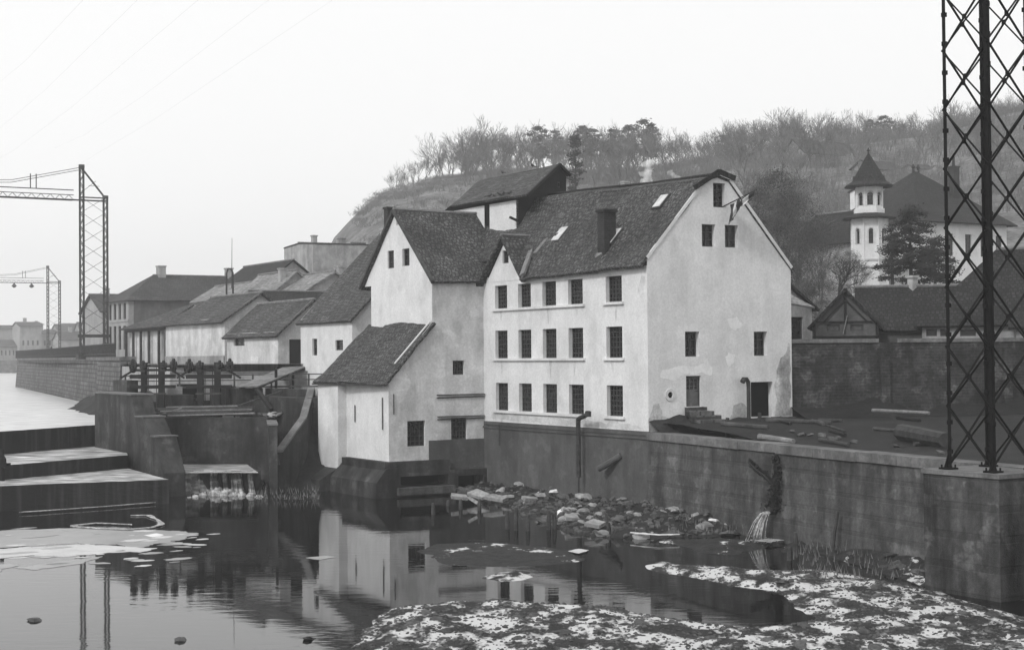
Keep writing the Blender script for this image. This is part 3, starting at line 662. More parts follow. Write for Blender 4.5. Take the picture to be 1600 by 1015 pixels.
# plinth of the wing, tailrace openings and stone footing
pb = Wi.rect(670, 686, 757, 735)
pl = MB(); Wi2 = W(Wi.pt(0, 0, .06)[:2], E)
pl.wall(Wi2, [(pb[0], 1.2), (.06, 1.2), (.06, pb[3]), (pb[0], pb[3])], (), .1, .1)
pl.build('plinth', 'plinth', wing)
ft = MB(); Wi3 = W(Wi.pt(0, 0, .32)[:2], E); s620 = Wi.sp(622, 760)[0]; s697 = Wi.sp(697, 760)[0]; s712 = Wi.sp(712, 760)[0]; s750 = Wi.sp(752, 760)[0]
ft.wall(Wi3, [(sL-.3, -1), (.3, -1), (.3, 1.35), (s697+.1, 1.35), (s697+.1, 1.95), (sL-.3, 1.95)], [(s620, .55, s697, 1.12), (s712, .1, s750, 1.0)], 1.2, .5)
ft.build('tailrace_wall', 'sluice', wing)
MB().box(Wi.pt(s620-.3, .12, .0), Wi.u*(s697-s620+.5), Z*.4, Wi.n*.75).build('sluice_beam', 'concrete', wing)
MB().box(Wi.pt(s620-.1, -1, -1.1), Wi.u*6, Z*2.6, Wi.n*-.1).build('tailrace_back', 'opening_shade', wing)  # black backing paints the shade of the tailrace void
fo = MB(); Wf3 = Wll
a0 = sA-.2
for (s0, s1, o, z, zt) in ((-5.6, .45, 1.0, .95, 1.5), (a0, -5.62, 1.7, .75, 1.3)):
    fo.prism([Wf3.pt(s1, -1, o+.15), Wf3.pt(s1, z-.1, o), Wf3.pt(s1, zt+.1, .35), Wf3.pt(s1, zt+.1, -.4), Wf3.pt(s1, -1, -.4)], V*(s1-s0))
fo.box(Wf3.pt(-5.3, .9, 0), V*-5.6, Wf3.n*.42, Z*1.05)
fo.build('footing', 'sluice', wing)
# ------------------------------------------------------------------ hoist tower above the roof
T0, nr = on_roof(807, 366); tw = W(T0[:2], E); tww = W(T0[:2], U)
hoist = thing('hoist_tower', 'boarded hoist tower with a tiled gable roof rising behind the mill roof ridge', 'building', T0)
tR = tw.sp(885, 320)[0]; ta = tw.sp(874.6, 257); te0 = tw.sp(822, 304); te1 = tw.sp(891, 272.5); zb = T0.z-1.5
twd = tR; apx = tw.sp(872, 256); zl = tw.sp(806, 311)[1]; zrr = tw.sp(885, 275)[1]; Lh = 9.0
print('hoist', T0, twd, apx, zl, zrr, tww.sp(720, 320), tww.sp(765, 316))
hwin = tw.rect(*cr([(987, 1004, 172, 200)], 560, 230, 3.1725)[0])
MB().wall(tw, [(0, zb), (twd, zb), (twd, zrr), (apx[0], apx[1]-.1), (0, zl)], [hwin], .15).build('board_wall', 'wood_dark', hoist)
window(tw, hwin, hoist, 1, 1, .08)
sP = tww.sp(765, 340)[0]; sQ = tww.sp(757, 340)[0]
MB().wall(tww, [(sP, zb-1), (0, zb-1), (0, zl-.05), (sP, zl-.05)], (), .1, .15).wall(tww, [(-Lh, zb-1), (sQ, zb-1), (sQ, zl-.05), (-Lh, zl-.05)]).build('wall', 'plaster', hoist)
MB().wall(W(tww.pt(0, 0, -.2)[:2], U), [(-Lh, zb-1), (0, zb-1), (0, zl), (-Lh, zl)]).wall(W((T0+E*twd)[:2], V), [(0, zb), (Lh, zb), (Lh, zrr), (0, zrr)]).wall(W((T0+V*Lh+E*twd)[:2], -E), [(0, zb), (twd, zb), (twd, zl), (twd-apx[0], apx[1]-.1), (0, zrr)]).build('board_wall', 'wood_dark', hoist)
rz = MB(); oh = .45
wr_ = W((T0+E*apx[0])[:2], U); we_ = W((T0-E*.38)[:2], U); wf_ = W((T0+E*(twd+.3))[:2], U)
rr0 = wr_.pt(*wr_.sp(874.6, 255.5)); rr1 = wr_.pt(*wr_.sp(749, 282)); ee0 = we_.pt(*we_.sp(824, 304)); ee1 = we_.pt(*we_.sp(704, 321)); fr0 = wf_.pt(*wf_.sp(891, 272.5)); fr1 = fr0+(rr1-rr0)
rz.slab(ee1, ee0, rr0, rr1, .12, 20, 12, .04, 4); rz.slab(fr0, fr1, rr1, rr0, .12, 12, 6, .03, 4)
hro = rz.build('roof', 'tile', hoist)
MB().bar(ee0-Z*.05, rr0-Z*.05, .12, .16).bar(rr0-Z*.05, fr0-Z*.05, .12, .16).build('bargeboard', 'wood_dark', hro)
MB().bar(tw.pt(.1, tw.sp(806, 345)[1], 0)+U*.0, tw.pt(-.5, tw.sp(806, 340)[1], .1), .12).build('bracket', 'wood_dark', hoist)
# small white gable peeping behind
Bq = P(885, 300, 95)
house('attic_gable', 'small pale gable peeping out behind the boarded hoist tower', 'building', (Bq.x-2.0, Bq.y), 3.4, 3, 13, 14.9, 16.6, axis='b', mr='tile_dark', mw='plaster_old')
# pigeons
bm = MB(); bm.tube([(-.17, 0, .14), (-.1, 0, .15), (0, 0, .15), (.09, 0, .2), (.13, 0, .26), (.17, 0, .25), (.21, 0, .24)], [.015, .05, .085, .07, .045, .035, .006], 8)
bm.tube([(-.1, 0, .15), (-.2, 0, .12), (-.33, 0, .1)], [.04, .035, .03], 5).tube([(0, .03, .09), (0, .03, 0)], .008, 4).tube([(0, -.03, .09), (0, -.03, 0)], .008, 4)
b0 = None
for i, (px, py, y_) in enumerate(((760, 308, 0), (767, 307, 0), (776, 305.5, 0), (781, 304.5, 0), (789.5, 303.5, 0), (787.5, 270.5, 1), (834, 260, 1))):
    if y_: p = rr0.lerp(rr1, max(0, min(1, (873-px)/(873-749))))+Z*.06
    else: p = ee0.lerp(ee1, max(0, min(1, (821-px)/(821-704))))+E*.25+Z*.16
    if b0 is None: b0 = bm.build('pigeon', 'bird', at=(0, 0, 0), smooth=True); o = b0
    else: o = b0.copy(); COL.objects.link(o)
    o.location = p; o.rotation_euler = (0, 0, i*1.7); o.scale = (.95,)*3
    tag(o, ['dark pigeon perched on the ridge of the hoist tower roof', 'dark pigeon perched along the eave of the hoist tower roof'][0 if y_ else 1], 'bird', 'pigeons on the hoist tower ridge' if y_ else 'pigeons on the hoist tower eave')
# flags at the top gable window
fp = Wg.pt(Wg.sp(1135, 323)[0], Wg.sp(1135, 323)[1], 0); tip = Wg.pt(Wg.sp(1183, 296)[0], 0, 0)
tipw = P(1183, 296, fp.y-1.3); sp_ = P(1135, 323, fp.y-.1)
fl = thing('flag_pole', 'slanting flagpole with two small striped flags at the top gable window', 'flag', sp_)
MB().tube([sp_-Vector((.5, -.4, .15)), tipw], [.035, .02], 6).build('pole', 'wood_dark', fl)
def flag(p0, p1, drop, sway, nm):
    n = 10
    for k, mm in enumerate(('flagd', 'flagl', 'flagd')):
        q = MB()
        for j in range(3):
            for i in range(n+1):
                t = i/n; v = (k+j/2)/3; p = p0.lerp(p1, v*.9+.05); q.v.append(p+drop*t+sway*math.sin(t*3+v*2)*.5*t+Vector((.06, .1, 0))*math.sin(t*7+v*5))
        q.f = [(j*(n+1)+i, j*(n+1)+i+1, (j+1)*(n+1)+i+1, (j+1)*(n+1)+i) for j in range(2) for i in range(n)]
        if k == 0: par = q.build(nm, mm, fl); par.modifiers.new('t', 'SOLIDIFY').thickness = .02
        else:
            o = q.build('stripe', mm, par, uv=True); o.modifiers.new('t', 'SOLIDIFY').thickness = .02
d_ = tipw-sp_
flag(sp_+d_*.10, sp_+d_*.48, Vector((-.15, 0, -1.0)), Vector((.4, 0, .1)), 'flag')
flag(sp_+d_*.5, sp_+d_*.98, Vector((-.3, 0, -.5)), Vector((-.2, 0, 0)), 'flag')
# pipes on the mill
pp_ = thing('waste_pipe', 'tall rusty pipe with a bent arm in front of the river facade', 'pipe', Wf.pt(Wf.sp(916, 760)[0], 0, .5))
zt_ = Wf.sp(916, 655)[1]; sx = Wf.sp(916, 655)[0]; ptop = Wf.pt(sx, zt_, .55)
MB().tube([Wf.pt(sx, 1.5, .5), Wf.pt(sx, zt_-.15, .5)], .12, 8).build('pipe_run', 'iron', pp_)
MB().tube([Wf.pt(sx, zt_-.2, .5), Wf.pt(sx+.02, zt_+.02, .5), Wf.pt(sx+.2, zt_+.08, .55), Wf.pt(sx+1.25, zt_+.32, .75)], [.12, .13, .12, .12], 8).lathe(Wf.pt(sx+1.3, zt_+.2, .75), [(.16, 0), (.16, .26), (.1, .3)], 8).build('pipe_arm', 'iron', pp_)
MB().tube([Wf.pt(sx, .7, .5), Wf.pt(sx, 1.55, .5)], .05, 6).build('pipe_foot', 'iron', pp_)
a = Wf.sp(950, 731); b = Wf.sp(972, 711); tag(MB().tube([Wf.pt(a[0], a[1], .55), Wf.pt(b[0], b[1], .05)], .17, 10).build('outlet_pipe', 'plinth', at=Wf.pt(a[0], a[1], .5)), 'short slanting cement outlet pipe on the facade plinth', 'pipe')
gn = Wg.sp(1163, 650); gt = Wg.sp(1163, 600)
tag(MB().tube([Wg.pt(gn[0], gn[1]-.2, .35), Wg.pt(gn[0], gt[1]-.1, .35), Wg.pt(gn[0]-.02, gt[1]+.12, .35), Wg.pt(gn[0]-.14, gt[1]+.26, .36), Wg.pt(gn[0]-.32, gt[1]+.26, .38), Wg.pt(gn[0]-.42, gt[1]+.12, .4)], [.1, .1, .11, .12, .13, .14], 8).build('gooseneck_pipe', 'iron', at=Wg.pt(gn[0], gn[1], .35)), 'dark gooseneck vent pipe beside the dark mill gateway', 'pipe')
q = MB(); w2 = [Wf.pt(sI+.4, ZP-.15, .16), Wf.pt(-8, ZP-.2, .16), Wf.pt(-.1, ZP-.18, .16)]
tag(q.tube(w2, .025, 5).tube([Wf.pt(-14, ZP-.1, .16), Wf.pt(-14, 2.7, .16)], .02, 4).build('wall_cable', 'iron', at=w2[0]), 'thin dark cable running along the top of the facade plinth', 'cable')
# ================================================================== QUAY WALL, YARD, PYLON
qw = thing('quay_wall', 'long stained concrete quay wall with a coping, running right from the mill corner', 'wall', C)
Wq = W(C[:2], (8.74, -21.2)); LQ = 52
MB().prism([Wq.pt(.02, -1.4, .3), Wq.pt(LQ, -1.4, .3), Wq.pt(LQ, 3.62, .02), Wq.pt(.02, 3.62, .02)], -Wq.n*1.0).build('masonry', 'concrete', qw)
m = MB(); RQ = random.Random(5); s = 0
while s < LQ:
    L = RQ.uniform(2.2, 3.4); dz = RQ.uniform(-.015, .015)
    m.box(Wq.pt(s+.01, 3.624+dz, .12+RQ.uniform(-.01, .01)), Wq.u*(min(L, LQ-s)-.02), Z*.36, -Wq.n*.95); s += L
m.build('coping', 'coping', qw)
# pier of the pylon
B0 = Vector((15.05, 47.7, 0)); pd = thing('pylon_pedestal', 'tall streaky concrete pedestal carrying the steel lattice pylon at the right edge', 'pedestal', B0)
m = MB(); a = B0; m.prism([a+Z*-1.4, a+V*3.15-Z*1.4, a+V*3.15+Z*3.8, a+Z*3.8], E*3.4); m.build('base', 'pedestal', pd)
MB().box(a-E*.06+U*.06+Z*3.803, V*3.27, E*3.52, Z*.14).build('cap', 'coping', pd)
S_ = 1.86; lb = B0+E*.45+V*.62; zt = 3.95
legs = [lb, lb+V*S_, lb+V*S_+E*S_, lb+E*S_]
tow = thing('lattice_pylon', 'tall dark steel lattice pylon standing on the concrete pedestal, its top beyond the frame', 'pylon', lb+Z*zt)
HT = 21.0
for k, p in enumerate(legs):
    m = MB(); sx_ = E if k in (0, 1) else -E; sy = V if k in (0, 3) else U
    w_ = .085
    # built-up leg: two angles facing each other with battens
    for (d1, d2) in ((sx_, sy),):
        m.box(p+Z*zt, d1*.12, d2*.02, Z*HT); m.box(p+d2*.021+Z*zt, d1*.02, d2*.1, Z*HT)
        m.box(p+d1*.02-d2*.03+Z*zt, d1*.08, d2*.02, Z*HT)
    for j in range(22): m.box(p+Z*(zt+.5+j*.95)-sx_*.01-sy*.035, sx_*.135, sy*.13, Z*.14)
    m.build('leg', 'steel', tow)
    q = MB().box(p-E*.22-V*.22+Z*3.945, E*.44, V*.44, Z*.06)
    for ia in (-1, 1):
        for ib in (-1, 1): q.lathe(p+E*.15*ia+V*.15*ib+Z*4.0, [(.03, 0), (.03, .1)], 6)
    q.prism([p+Z*4.0-E*.18, p+Z*4.0+E*.18, p+Z*4.45], V*.03).build('foot_plate', 'steel', tow)
ph = 1.93; z0 = zt+.12
for k in range(4):
    p, q_ = legs[k], legs[(k+1) % 4]; m = MB(); n = int(HT/ph); d = (q_-p).normalized(); nn = d.cross(Z)
    sh = (.0, .5, 0, .5)[k]*ph*0
    for j in range(n):
        za = z0+j*ph+sh; m.bar(p+Z*za-nn*.03, q_+Z*(za+ph)-nn*.03, .02, .085, nn); m.bar(q_+Z*za+nn*.03, p+Z*(za+ph)+nn*.03, .085, .02, Z)
        c_ = (p+q_)/2+Z*(za+ph/2); m.box(c_-d*.08-Z*.08-nn*.005, d*.16, Z*.16, nn*.03)
    m.build('bracing', 'steel', tow)
# ---- yard back wall
Gc = Vector((14.2, 79.1, 0)); Wy = W(Gc[:2], E*1.0+Vector((0, -.28, 0)))
yw = thing('yard_wall', 'long sooty brick wall closing the yard at the right of the mill', 'wall', Gc+Z*4)
MB().box(Wy.pt(0, 2.5), Wy.u*34, -Wy.n*.5, Z*5.75).build('masonry', 'yardwall', yw)
MB().box(Wy.pt(-.05, 8.253, .08), Wy.u*5.2, -Wy.n*.66, Z*.2).box(Wy.pt(6.6, 8.253, .08), Wy.u*27, -Wy.n*.66, Z*.2).build('coping', 'coping', yw)
for s in (5.2, 12.5, 19.8, 27): MB().box(Wy.pt(s, 2.5, .22), Wy.u*.5, Wy.n*-.22, Z*(5.4 if s > 6 else 5.0)).build('buttress', 'yardwall', yw)
# ---- things lying in the yard
def logat(p0, p1, r, m, name, label, cat, z=None, group=None, ends=None):
    zz = land_z(10, p0[2] if len(p0) > 2 else 70)
    a = G(p0[0], p0[1], 4.1); b = G(p1[0], p1[1], 4.1)
    a = Vector((a.x, a.y, land_z(a.x, min(a.y, 79))+r)); b = Vector((b.x, b.y, land_z(b.x, min(b.y, 79))+r))
    if z: a.z += z; b.z += z
    q = MB(); mid = a.lerp(b, .5)+Vector((.03, .05, 0)); q.tube([a, mid, b], [r, r*.95, r*.85], 9)
    return tag(q.build(name, m, at=a, smooth=False), label, cat, group)
logat((1080, 668), (1140, 659), .07, 'wood', 'timber_pole', 'thin dark pole lying in the yard in front of the mill steps', 'pole')
logat((1128, 674), (1200, 677), .12, 'wood', 'iron_pipe', 'grey pipe lying along the yard behind the quay coping', 'pipe')
logat((1186, 684), (1240, 687), .13, 'wood_pale', 'pale_log', 'short pale log lying close to the quay coping', 'log')
logat((1198, 669), (1300, 672), .12, 'wood', 'timber_log', 'long dark log lying across the yard below the brick wall', 'log')
logat((1364, 664), (1452, 669), .09, 'wood_pale', 'timber_beam', 'long pale beam propped in the yard near the pylon', 'beam', z=.35)
logat((1408, 683), (1478, 692), .36, 'iron', 'boiler_tube', 'big dark iron boiler tube lying in the yard left of the pylon', 'boiler')
logat((1180, 662), (1225, 660), .08, 'wood', 'timber_pole', 'thin pole lying before the dark gateway of the mill', 'pole')
pt_ = G(1137, 674, 4.1); tag(MB().tube([Vector((pt_.x, pt_.y, 3.7)), Vector((pt_.x, pt_.y, 4.75))], .09, 7).build('bollard', 'iron', at=(pt_.x, pt_.y, 3.9)), 'short dark post standing in the yard left of the logs', 'post')
pt_ = G(1187, 665, 4.15); tag(MB().tube([Vector((pt_.x, pt_.y, 3.7)), Vector((pt_.x, pt_.y, 4.8))], .1, 7).build('bollard', 'iron', at=(pt_.x, pt_.y, 3.9)), 'short dark post standing before the mill gateway', 'post')
RZ = random.Random(33)
for i in range(15):
    x0_, y0_ = RZ.uniform(1120, 1430), RZ.uniform(660, 688); an = RZ.uniform(-.12, .12); L_2 = RZ.uniform(14, 50)
    logat((x0_, y0_), (x0_+L_2, y0_+L_2*an+2), RZ.uniform(.05, .11), RZ.choice(('wood', 'iron', 'wood_dark')), 'scrap_timber', 'weathered length of scrap timber among the yard clutter', 'timber', group='scrap timber in the yard')
def rock_mesh(seed, flat=.7, n=2):
    r = random.Random(seed); vs = []; fs = []
    m = MB(); N = 9
    for j in range(6):
        th = PI*j/5
        for i in range(N):
            a = 2*PI*i/N; d = Vector((math.sin(th)*math.cos(a), math.sin(th)*math.sin(a), math.cos(th)*flat))
            k = 1+.55*noise.noise(d*1.3+Vector((seed*3.1, 0, 0)))+.25*noise.noise(d*3+Vector((0, seed, 0)))
            d = d*k; d = Vector((round(d.x*2.2)/2.2*.45+d.x*.55, d.y, max(-.4, min(.55, d.z)))); m.v.append(d)
    m.f = [(j*N+i, (j+1)*N+i, (j+1)*N+(i+1) % N, j*N+(i+1) % N) for j in range(5) for i in range(N)]
    return m
rk = []
for i in range(7):
    o = rock_mesh(i+1).build('tmp', 'stone', uv=False); rk.append(o.data); o.data.name = 'stone'; bpy.data.objects.remove(o)
rkp = []
for d in rk[:4]:
    e = d.copy(); e.materials.clear(); e.materials.append(M['stone_pale']); rkp.append(e)
rks = []
for d in rk[:3]:
    e = d.copy(); e.materials.clear(); e.materials.append(M['snow']); rks.append(e)
def rock(p, s, r, name, label, grp, pale=0, cat='stone', stretch=1.0):
    o = bpy.data.objects.new(name, r.choice(rks if pale == 2 else rkp if pale else rk)); COL.objects.link(o); o.location = p
    o.scale = (s*stretch*r.uniform(.8, 1.3), s*r.uniform(.7, 1.1), s*r.uniform(.6, 1)); o.rotation_euler = (r.uniform(-.3, .3), r.uniform(-.3, .3), r.uniform(0, 6.3))
    return tag(o, label, cat, grp)
r_ = random.Random(3)
for i, (px, py) in enumerate(((1238, 679), (1252, 681), (1266, 681), (1285, 681), (1300, 684), (1310, 683), (1335, 686), (1060, 664), (1072, 668), (1046, 668), (1095, 664), (1110, 661), (1400, 690), (1470, 700))):
    p = G(px, py, 4.1); p.z = land_z(p.x, min(79, p.y))+.05
    rock(p, r_.uniform(.13, .24), r_, 'rubble_stone', 'dark lump of rubble lying in the mill yard', 'rubble lumps in the yard')
q = MB()     # earth heaped against the yard wall
for j in range(6):
    for i in range(61):
        p = Wy.pt(i/60*30, 0, .02+j*.5); q.v.append(Vector((p.x, p.y, 4.3+max(0, 1-j/5)*(.7+.8*noise.noise(Vector((i*.16, 2, 0)))) + .12*noise.noise(p*1.7) - (.3 if j == 5 else 0))))
q.f = [(j*61+i+1, j*61+i, (j+1)*61+i, (j+1)*61+i+1) for j in range(5) for i in range(60)]
tag(q.build('earth_heap', 'yardsoil', uv=False, smooth=True), 'dark earth and rubbish heaped along the foot of the yard wall', 'earth', kind='stuff')
q = MB()     # low debris mound along the mill wall
for j in range(7):
    for i in range(31):
        t = i/30; p = Wg.pt(t*9.2, 0, .02+j*.32); zz = 4.5-.08*j-.32*(1-(1-j/6)**2)+.25*max(0, 1-abs(t-.2)/.2)*(1-j/6)+.1*noise.noise(p*2)
        q.v.append(Vector((p.x, p.y, zz if j < 6 else 3.7)))
q.f = [(j*31+i, j*31+i+1, (j+1)*31+i+1, (j+1)*31+i) for j in range(6) for i in range(30)]
q.f = [f[::-1] for f in q.f]
tag(q.build('yard_debris', 'soil', uv=False, smooth=True), 'low mound of dark earth and debris along the foot of the mill gable wall', 'debris', kind='stuff')
# ================================================================== LEFT-HAND SHEDS AND HOUSES
def ptY(px, Y): p = P(px, 540, Y); return Vector((p.x, p.y, 0))
# tall house behind the wing
Oc = Vector((-10.1, 97, 0)); Wc = W((Oc+V*8.2)[:2], U)
cw = [('l',)+Wc.rect(488, 529, 495.5, 555), ('l',)+Wc.rect(524, 531, 536, 547)]
house('steep_roofed_house', 'white house with a very steep tiled roof just left of the mill wing', 'building', Oc, 13.6, 8.2, 4.5, 10.3, 17.0, 'b', .3, (0, 0), cw, ((6.5, .42, -.6, .7),), 'plaster', 'tile', grid=(1, 2))
# low shed with the door
Ob = Vector((-16.3, 107, 0)); Wb = W(Ob[:2], E); Wb2 = W((Ob+V*10)[:2], U)
r = Wb.rect(452, 530, 473, 567)
bh = house('low_shed', 'low plastered shed with a small dark window and a dark plank door beside the gangway', 'shed', Ob, 5.2, 10, 5.0, 9.54, 11.8, 'b', .35, (0, 0), [('l',)+Wb2.rect(365, 525, 382, 540)], (), 'plaster_old', 'tile', grid=(2, 2))
MB().box(Wb.pt(r[0], r[1]-.2, .02), Wb.u*(r[2]-r[0]), Z*(r[3]-r[1]+.2), Wb.n*.06).build('door', 'wood_dark', bh)
# long shed
Oa = Vector((-21.9, 117, 0))
ah = house('long_shed', 'long plastered shed with a hipped tiled roof and a posted porch at its far end', 'shed', Oa, 5.8, 14, 5.0, 10.77, 12.75, 'b', .45, (0, 3.0), [], (), 'plaster_old', 'tile')
Wa2 = W((Oa+V*25.6)[:2], U)
MB().box(Wa2.pt(11.6, 5, .03), Wa2.u*14, Z*2.9, Wa2.n*.06).build('plinth', 'plaster_grey', ah)
pe0 = Wa2.pt(-.3, 10.4, .45); pe1 = Wa2.pt(11.9, 10.42, .45); top = Wa2.pt(11.2, 12.3, -2.6)
MB().slab(pe0, pe1, top, top-Wa2.u*1.2, .14, 16, 6, .02).build('porch_roof', 'tile', ah)
MB().box(Wa2.pt(0, 7.0, -.5), Wa2.u*9.6, Z*3.4, Wa2.n*.1).build('porch_wall', 'plaster_old', ah)
MB().box(Wa2.pt(9.7, 7.0, -.7), Wa2.u*1.85, Z*3.3, Wa2.n*.1).build('porch_recess_shade', 'opening_shade', ah)  # black panel, the shade of the porch recess put into its colour
for s in (.1, 2.2, 4.4, 6.7, 9.4): MB().box(Wa2.pt(s, 7.0, .0), Wa2.u*.2, Z*3.42, -Wa2.n*.2).build('post', 'wood', ah)
MB().box(Wa2.pt(0, 10.1, .02), Wa2.u*11.6, Z*.28, -Wa2.n*.3).build('beam', 'wood', ah)
# big town building
Oe = ptY(201, 175); We_ = W((Oe+V*8.4)[:2], U)
ew = []
for (y0, y1) in ((474, 499), (509, 546)):
    z0, z1 = We_.sp(188, y1)[1], We_.sp(188, y0)[1]
    for i in range(4): ew.append(('l', .7+i*1.9, z0, 1.7+i*1.9, z1))
eh = house('town_building', 'large two-storey town building with a hipped roof and tall windows behind the long shed', 'building', Oe, 17, 8.4, 6.5, 14.7, 17.5, 'a', .5, (4.2, 0), ew, ((5.2, .5, 1.0, .9), (13.6, .5, .9, .8)), 'plaster_far', 'tile_far')
MB().box(W(Oe[:2], E).pt(.6, 6.5, .02), E*15, Z*8.1, V*.1).build('fire_wall', 'firewall', eh)
for (zz) in (We_.sp(188, 503)[1],): MB().box(We_.pt(-.05, zz, -.0), We_.u*8.5, Z*.2, We_.n*.1).build('string_course', 'plaster_far', eh)
house('town_house', 'hazy narrow house just left of the large town building', 'building', ptY(160, 205), 8, 10, 6.5, 14.2, 16.5, 'a', .4, (0, 0), [('f', .8, 8.5, 1.6, 10.4), ('f', 2.6, 8.5, 3.4, 10.4)], ((2, .5, .7, .7),))
# roofs of the town climbing behind the sheds
house('town_house', 'house with a dark low tiled roof, highest left of the blank fire wall', 'building', ptY(424, 150), 4.6, 13, 8, 15.6, 17.3, 'b', .3, (0, 0), [], (), 'plaster_grey', 'tile_dark')
house('sheet_roof_house', 'house with a pale ribbed sheet roof and a whitish chimney stack', 'building', ptY(427, 138), 4.6, 9, 8, 13.6, 15.6, 'b', .3, (0, 0), [], ((1.2, .3, .1, .55),), 'plaster_grey', 'sheet')
house('sheet_roof_house', 'house with a weathered sheet roof beneath the blank fire wall', 'building', ptY(478, 133), 5.4, 9, 8, 13.6, 15.2, 'b', .3, (0, 0), [], ((2.2, .8, .5, .7),), 'plaster_grey', 'sheet')
house('sheet_roof_house', 'house with a pale sheet roof right behind the roof of the long shed', 'building', ptY(362, 146), 5, 11, 8, 13.5, 15.0, 'b', .3, (0, 0), [], (), 'plaster_grey', 'sheet')
house('dark_roof_house', 'low dark-roofed house wedged directly behind the low shed', 'building', ptY(412, 124), 7.0, 5, 6, 12.0, 13.2, 'a', .3, (0, 0), [], (), 'plaster_grey', 'tile_dark')
fh = house('fire_wall_house', 'tall house showing a blank grey fire wall above the town roofs', 'building', ptY(490, 165), 7.2, 8, 8, 20.0, 20.25, 'a', .05, (0, 0), [], ((.35, .06, .45, .5), (4.4, .3, .45, .8)), 'plaster_grey', 'tile_dark')
house('town_house', 'narrow flat-roofed house with one chimney between the dark roof and the fire wall', 'building', ptY(452, 172), 4, 6, 8, 17.9, 18.4, 'a', .1, (0, 0), [], ((2.4, .4, .6, .5),), 'plaster_grey', 'tile_dark')
house('town_house', 'dark-roofed house peeping between the fire wall and the steep roof', 'building', ptY(568, 185), 6, 6, 10, 20.4, 21.6, 'a', .2, (0, 0), [], ((2, .4, .5, .6),), 'plaster_grey', 'tile_dark')
pc = P(359, 440, 143); q = MB(); q.tube([(pc.x-.3, pc.y, 12.5), (pc.x-.3, pc.y, 15.6), (pc.x-.15, pc.y, 16.0), (pc.x+.12, pc.y, 16.0), (pc.x+.3, pc.y, 15.6), (pc.x+.3, pc.y, 13.0)], .09, 7)
tag(q.build('vent_stack', 'iron', at=(pc.x, pc.y, 12.5)), 'bent vent pipe rising above the pale sheet roof', 'pipe')
q = MB(); q.tube([P(362, 450, 143), P(362.5, 372, 143)], [.04, .02], 5); tag(q.build('aerial_mast', 'iron', at=P(362, 450, 143)), 'thin mast rising above the town roofs', 'mast')
# far hazy town
wx = ptY(610, 104); chimney((wx.x, wx.y), 14.0, P(610, 327, 104).z, .55, [o for o in COL.objects if o.name.startswith('steep_roofed')][0], 'brickw')
TR = random.Random(21); k = 0
lab = ['hazy block at the far left edge of the riverside town', 'hazy low house with a square chimney in the far town', 'far hazy house with a turret on its roof', 'far hazy house with a broad hipped roof', 'far hazy house left of the second gantry', 'far hazy house between the two gantries with a steep roof', 'far hazy flat-topped building beneath the tall gantry', 'far hazy house nearest the embankment end', 'hazy house across the water beyond the frame edge', 'pale far house standing low by the water']
for (x0, x1, ye, yr, Y) in ((-8, 30, 512, 507, 420), (31, 60, 508, 502, 400), (57, 66, 506, 501, 431), (64, 96, 520, 514, 410), (92, 130, 516, 506, 430), (96, 140, 530, 517, 380), (128, 152, 520, 503, 400), (104, 126, 512, 505, 440), (-60, -12, 516, 508, 430), (-2, 22, 540, 530, 400)):
    Y += 98; O = ptY(x0, Y); w = (x1-x0)*Y/F/.87; hz_ = lambda y: H+(560-y)*Y/F
    wn = [('f', w*(.12+.22*i), 9+3.2*j, w*(.12+.22*i)+w*.09, 10.6+3.2*j) for i in range(4) for j in range(2) if 10.6+3.2*j < hz_(ye)-.4]
    house('far_house', lab[k], 'building', O, w, 10, 6, hz_(ye), hz_(yr), 'a', .4, ((w*.3, w*.3) if k in (3, 2, 8) else (0, 0)), wn, (((w*.4, .5, 1.2, 1),) if k in (1, 5) else ()), grid=(1, 1)); k += 1
# small figure by the railing
def person(name, label, p, h=1.72, m='cloth', lean=0):
    p = Vector(p); k = h/1.72
    J = [(0, 0, .95, .15, .11), (0, 0, 1.15, .14, .10), (0, 0, 1.38, .17, .11), (0, 0, 1.48, .07, .07), (0, 0, 1.56, .08, .09), (0, 0, 1.68, .085, .095),
         (.09, 0, .9, .1, .1), (.1, .03, .5, .07, .07), (.1, 0, .08, .05, .05), (.1, -.14, .03, .045, .03),
         (-.09, 0, .9, .1, .1), (-.1, -.03, .5, .07, .07), (-.1, .02, .08, .05, .05), (-.1, -.12, .03, .045, .03),
         (.2, 0, 1.38, .06, .06), (.25, .0, 1.1, .045, .045), (.22, -.12, .86, .035, .035), (-.2, 0, 1.38, .06, .06), (-.25, 0, 1.1, .045, .045), (-.22, -.12, .86, .035, .035)]
    ed = [(0, 1), (1, 2), (2, 3), (3, 4), (4, 5), (0, 6), (6, 7), (7, 8), (8, 9), (0, 10), (10, 11), (11, 12), (12, 13), (2, 14), (14, 15), (15, 16), (2, 17), (17, 18), (18, 19)]
    me = bpy.data.meshes.new('person'); me.from_pydata([(a*k, b*k, c*k) for a, b, c, _, _ in J], ed, []); me.materials.append(M[m])
    o = bpy.data.objects.new(name, me); COL.objects.link(o); o.location = p
    o.modifiers.new('skin', 'SKIN'); o.modifiers.new('sub', 'SUBSURF').levels = 1; o.modifiers['sub'].render_levels = 1
    for i, v in enumerate(me.skin_vertices[0].data): v.radius = (J[i][3]*k, J[i][4]*k); v.use_root = (i == 0)
    return tag(o, label, 'person')
person('person', 'small dark figure standing behind the railing on the embankment', (-60.0, 200, 7.7))
person('person', 'small dark figure on the embankment near the foot of the tall gantry', (-38.3, 144.5, 7.75))
